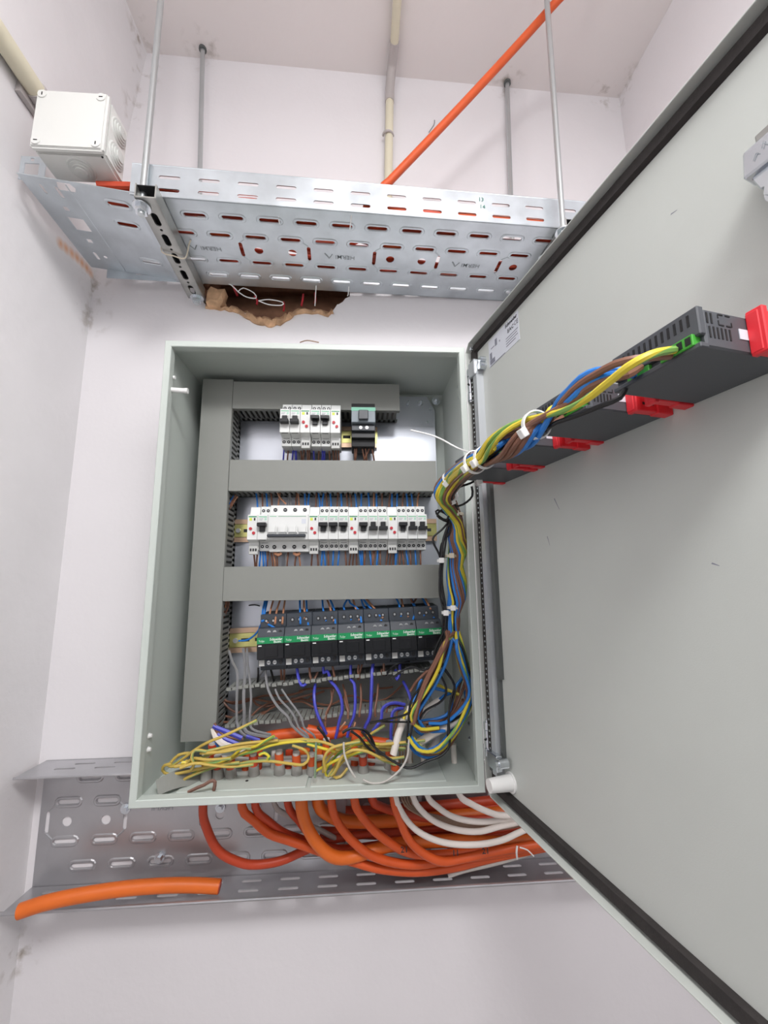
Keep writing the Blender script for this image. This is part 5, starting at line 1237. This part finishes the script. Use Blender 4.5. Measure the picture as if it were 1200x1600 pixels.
for i, L_ in enumerate(blk):
    wire('black_wire', [at(*p) for p in L_], .0017, BLACKW, 'thin black wire slung beside the wiring harness on the right side', 'wire', BG, n=6)
# tangle at the lower right: outer sheaths and loose conductors
Zt = lambda a, b, y: at(620 + a / 7.5, 1040 + b / 7.5, y)
TG = 'loose conductors in the lower right cabinet corner'
tang = [('blue', BLUE, .0024, [(250, 655), (350, 640), (480, 620), (600, 560), (650, 420), (690, 250), (770, 130), (760, 0), (720, -150), (690, -300)]), ('brown', BROWN, .0024, [(250, 680), (380, 665), (520, 640), (620, 560), (700, 400), (740, 200), (800, 60), (770, -120)]),
        ('yellow_green', YG, .0024, [(220, 660), (320, 720), (440, 740), (560, 660), (700, 590), (820, 470), (850, 400), (800, 330)]), ('yellow_green', YG, .0024, [(620, 590), (680, 440), (720, 280), (760, 160), (790, 20), (740, -160), (680, -320)]),
        ('blue', BLUE, .0026, [(150, 930), (220, 1020), (330, 1070), (440, 1060), (560, 960), (640, 800), (700, 700), (780, 560), (820, 420), (800, 320), (860, 200), (850, 80)]), ('brown', BROWN, .0024, [(200, 960), (300, 1030), (420, 1040), (560, 1000), (660, 880), (740, 720), (800, 560)]),
        ('yellow_green', YGD, .0025, [(160, 890), (260, 860), (350, 850)]), ('yellow_green', YG, .0025, [(80, 640), (100, 560), (180, 480), (280, 380), (360, 280), (430, 160), (450, 60), (470, -40)]), ('blue', BLUE, .0025, [(200, 650), (195, 560), (260, 470), (340, 390), (370, 260), (400, 150), (430, 30)]),
        ('blue', BLUE, .0025, [(190, 690), (240, 770), (300, 810), (360, 835)]), ('brown', BROWN, .0024, [(160, 300), (230, 190), (330, 90), (420, 10)]), ('brown', BROWN, .0024, [(230, 400), (280, 280), (350, 160), (410, 40)]), ('blue', BLUE, .0024, [(190, 430), (230, 330), (270, 200), (290, 160)]),
        ('yellow_green', YG, .0024, [(420, 225), (500, 230), (570, 275), (660, 310), (750, 350)]), ('blue', BLUE, .0024, [(420, 260), (500, 280), (560, 295)]), ('brown', BROWN, .0024, [(760, 560), (770, 400), (740, 480), (620, 600), (690, 480), (780, 260), (800, 180)]),
        ('yellow_green', YGD, .0024, [(210, 960), (300, 990), (380, 1010), (450, 1020)]), ('blue', BLUE, .0025, [(500, 400), (560, 350), (640, 320)])]
for i, (nm, m, r, L_) in enumerate(tang):
    wire(nm + '_wire', [Zt(a, b, -.125 - .012 * math.sin(i * 1.3 + .5 * k)) for k, (a, b) in enumerate(L_)], r, m, '%s conductor in the tangle at the lower right cabinet corner' % nm.replace('_', ' '), 'wire', TG, n=8)
for L_, r, lab in (([(860, 400), (850, 470), (820, 540), (700, 640), (580, 720), (420, 800), (300, 880), (210, 930)], .0062, 'white cable sheath slanting across the lower right cabinet corner'), ([(510, 400), (430, 450), (350, 510), (300, 580), (260, 640)], .005, 'shorter white cable sheath above the slanting one'),
                   ([(80, 640), (50, 720), (20, 800), (0, 880), (-40, 1040)], .0058, 'white cable sheath standing upright beside the earth wires'), ([(150, 480), (130, 560), (110, 620)], .004, 'small white sheath end among the blue wires'),
                   ([(450, 740), (470, 860), (400, 980)], .0055, 'pale sheath behind the lower right tangle')):
    wire('white_cable', [Zt(a, b, -.14 if r > .0055 else -.12) for a, b in L_], r, WHITEC, lab, 'cable', n=10)
# cable ties on the harness
def tie_ring(c, axis, R, label, tail=None, m=TIEW):
    t = thing('cable_tie', label, 'cable tie', tuple(c)); c = Vector(c); axis = Vector(axis).normalized()
    x = axis.orthogonal().normalized(); y = axis.cross(x); vs = []; n = 24
    for k in range(n):
        a = 2 * PI * k / n; d = x * math.cos(a) + y * math.sin(a)
        for rr, w in ((R, -.0022), (R + .0013, -.0022), (R + .0013, .0022), (R, .0022)): vs.append(c + d * rr + axis * w)
    fs = [(k * 4 + j, k * 4 + (j + 1) % 4, ((k + 1) % n) * 4 + (j + 1) % 4, ((k + 1) % n) * 4 + j) for k in range(n) for j in range(4)]
    mb = MB(); mb.add(vs, fs); mb.build('strap', m, t, smooth=True)
    toc = (CAM - c); toc = (toc - axis * toc.dot(axis)).normalized(); h = c + toc * (R + .003)
    s = axis.cross(toc)
    mb = MB(); mb.hexa([h + s * (a * .0042) + toc * (b * .003) + axis * (q * .004) for q in (-1, 1) for a, b in ((-1, -1), (1, -1), (1, 1), (-1, 1))]); mb.build('head', m, t, bevel=.0006)
    if tail: mb = MB(); mb.tube(spline(tail), .0012, 6); mb.build('tail', m, t, smooth=True)
    return t
tie_ring(hub1, D(880, 640, .1) - D(800, 688, .09), .0118, 'white cable tie bundling the harness under the second meter')
tie_ring(D(757, 715, .09), D(780, 700, .09) - D(735, 726, .09), .0115, 'white cable tie beside the long tailed one')
tie_ring(hub2, D(760, 712, .09) - D(720, 738, .09), .0125, 'white cable tie with a long thin tail pointing into the cabinet', tail=[hub2 + Vector((-.004, -.012, .006)), at(715, 700, -.3), at(680, 682, -.29), at(642, 672, -.27)])
tie_ring(at(703, 750, -.25), at(720, 740, -.26) - at(694, 765, -.23), .0115, 'white cable tie at the bend of the harness near the duct end')
tie_ring(at(704, 776, -.215), at(698, 765, -.225) - at(713, 800, -.195), .011, 'white cable tie just below the harness bend')
tie_ring(at(713, 804, -.189), (0, 0, 1), .0105, 'yellowed cable tie on the upright harness beside the middle breakers', m=TIEC)
tie_ring(at(706, 869, -.172), (0, 0, 1), .0125, 'yellowed cable tie on the upright harness beside the lower duct', m=TIEC)
tie_ring(at(690, 876, -.181), (0, 0, 1), .006, 'small white cable tie on the black wires beside the lower duct')
tie_ring(at(708, 949, -.166), (0, 0, 1), .0105, 'pale cable tie on the upright harness beside the contactors')
tie_ring(at(697, 957, -.171), (0, 0, 1), .006, 'small white cable tie on the black wires beside the contactors')
tie_ring(at(746, 753, -.27), (1, 0, .3), .005, 'small white cable tie end below the harness at the hinge')

# printed legend on the lowest white cable
par = [o for o in bpy.data.objects if o.get('label', '').startswith('lowest white cable')][0]
mb = MB()
for k in range(26):
    t = k / 25; u = 682 + t * 98; v = 1313.5 + 7.2 * math.sin(PI * min(1, .12 + t * .95)) - 1.2
    if k % 6 == 5: continue
    p = at(u, v, -.1005 + .0125 * t); mb.box(p.x, p.x + .0016, p.y - .0001, p.y + .0001, p.z, p.z + .0013 + .0006 * (k % 2))
mb.build('cable_print', PRINTG, par)
# single out the look-alike wires by their order
ORD2 = ORD + ['eleventh', 'twelfth', 'thirteenth', 'fourteenth', 'fifteenth', 'sixteenth', 'seventeenth', 'eighteenth', 'nineteenth', 'twentieth', 'twenty-first', 'twenty-second', 'twenty-third', 'twenty-fourth', 'twenty-fifth']
byl = {}
for o in COL.objects:
    if o.parent is None and 'label' in o: byl.setdefault(o['label'], []).append(o)
for lab, L_ in byl.items():
    if len(L_) < 2: continue
    if L_[0].get('group') == 'orange cables lying in the upper tray':
        L_.sort(key=lambda o: o.location.y)
        for k, o in enumerate(L_): o['label'] = '%s orange cable from the front edge lying lengthwise in the upper cable tray' % ORD2[k]
    elif L_[0].get('group') in ('wires above the middle breaker row', 'wires below the middle breaker row', 'wires below the top breaker row', 'wires below the motor breaker', 'wires above the contactors', 'wires hanging below the contactors'):
        L_.sort(key=lambda o: o.location.x)
        for k, o in enumerate(L_): o['label'] = ORD2[k] + ' ' + lab.replace(' wire ', ' wire from left ', 1)
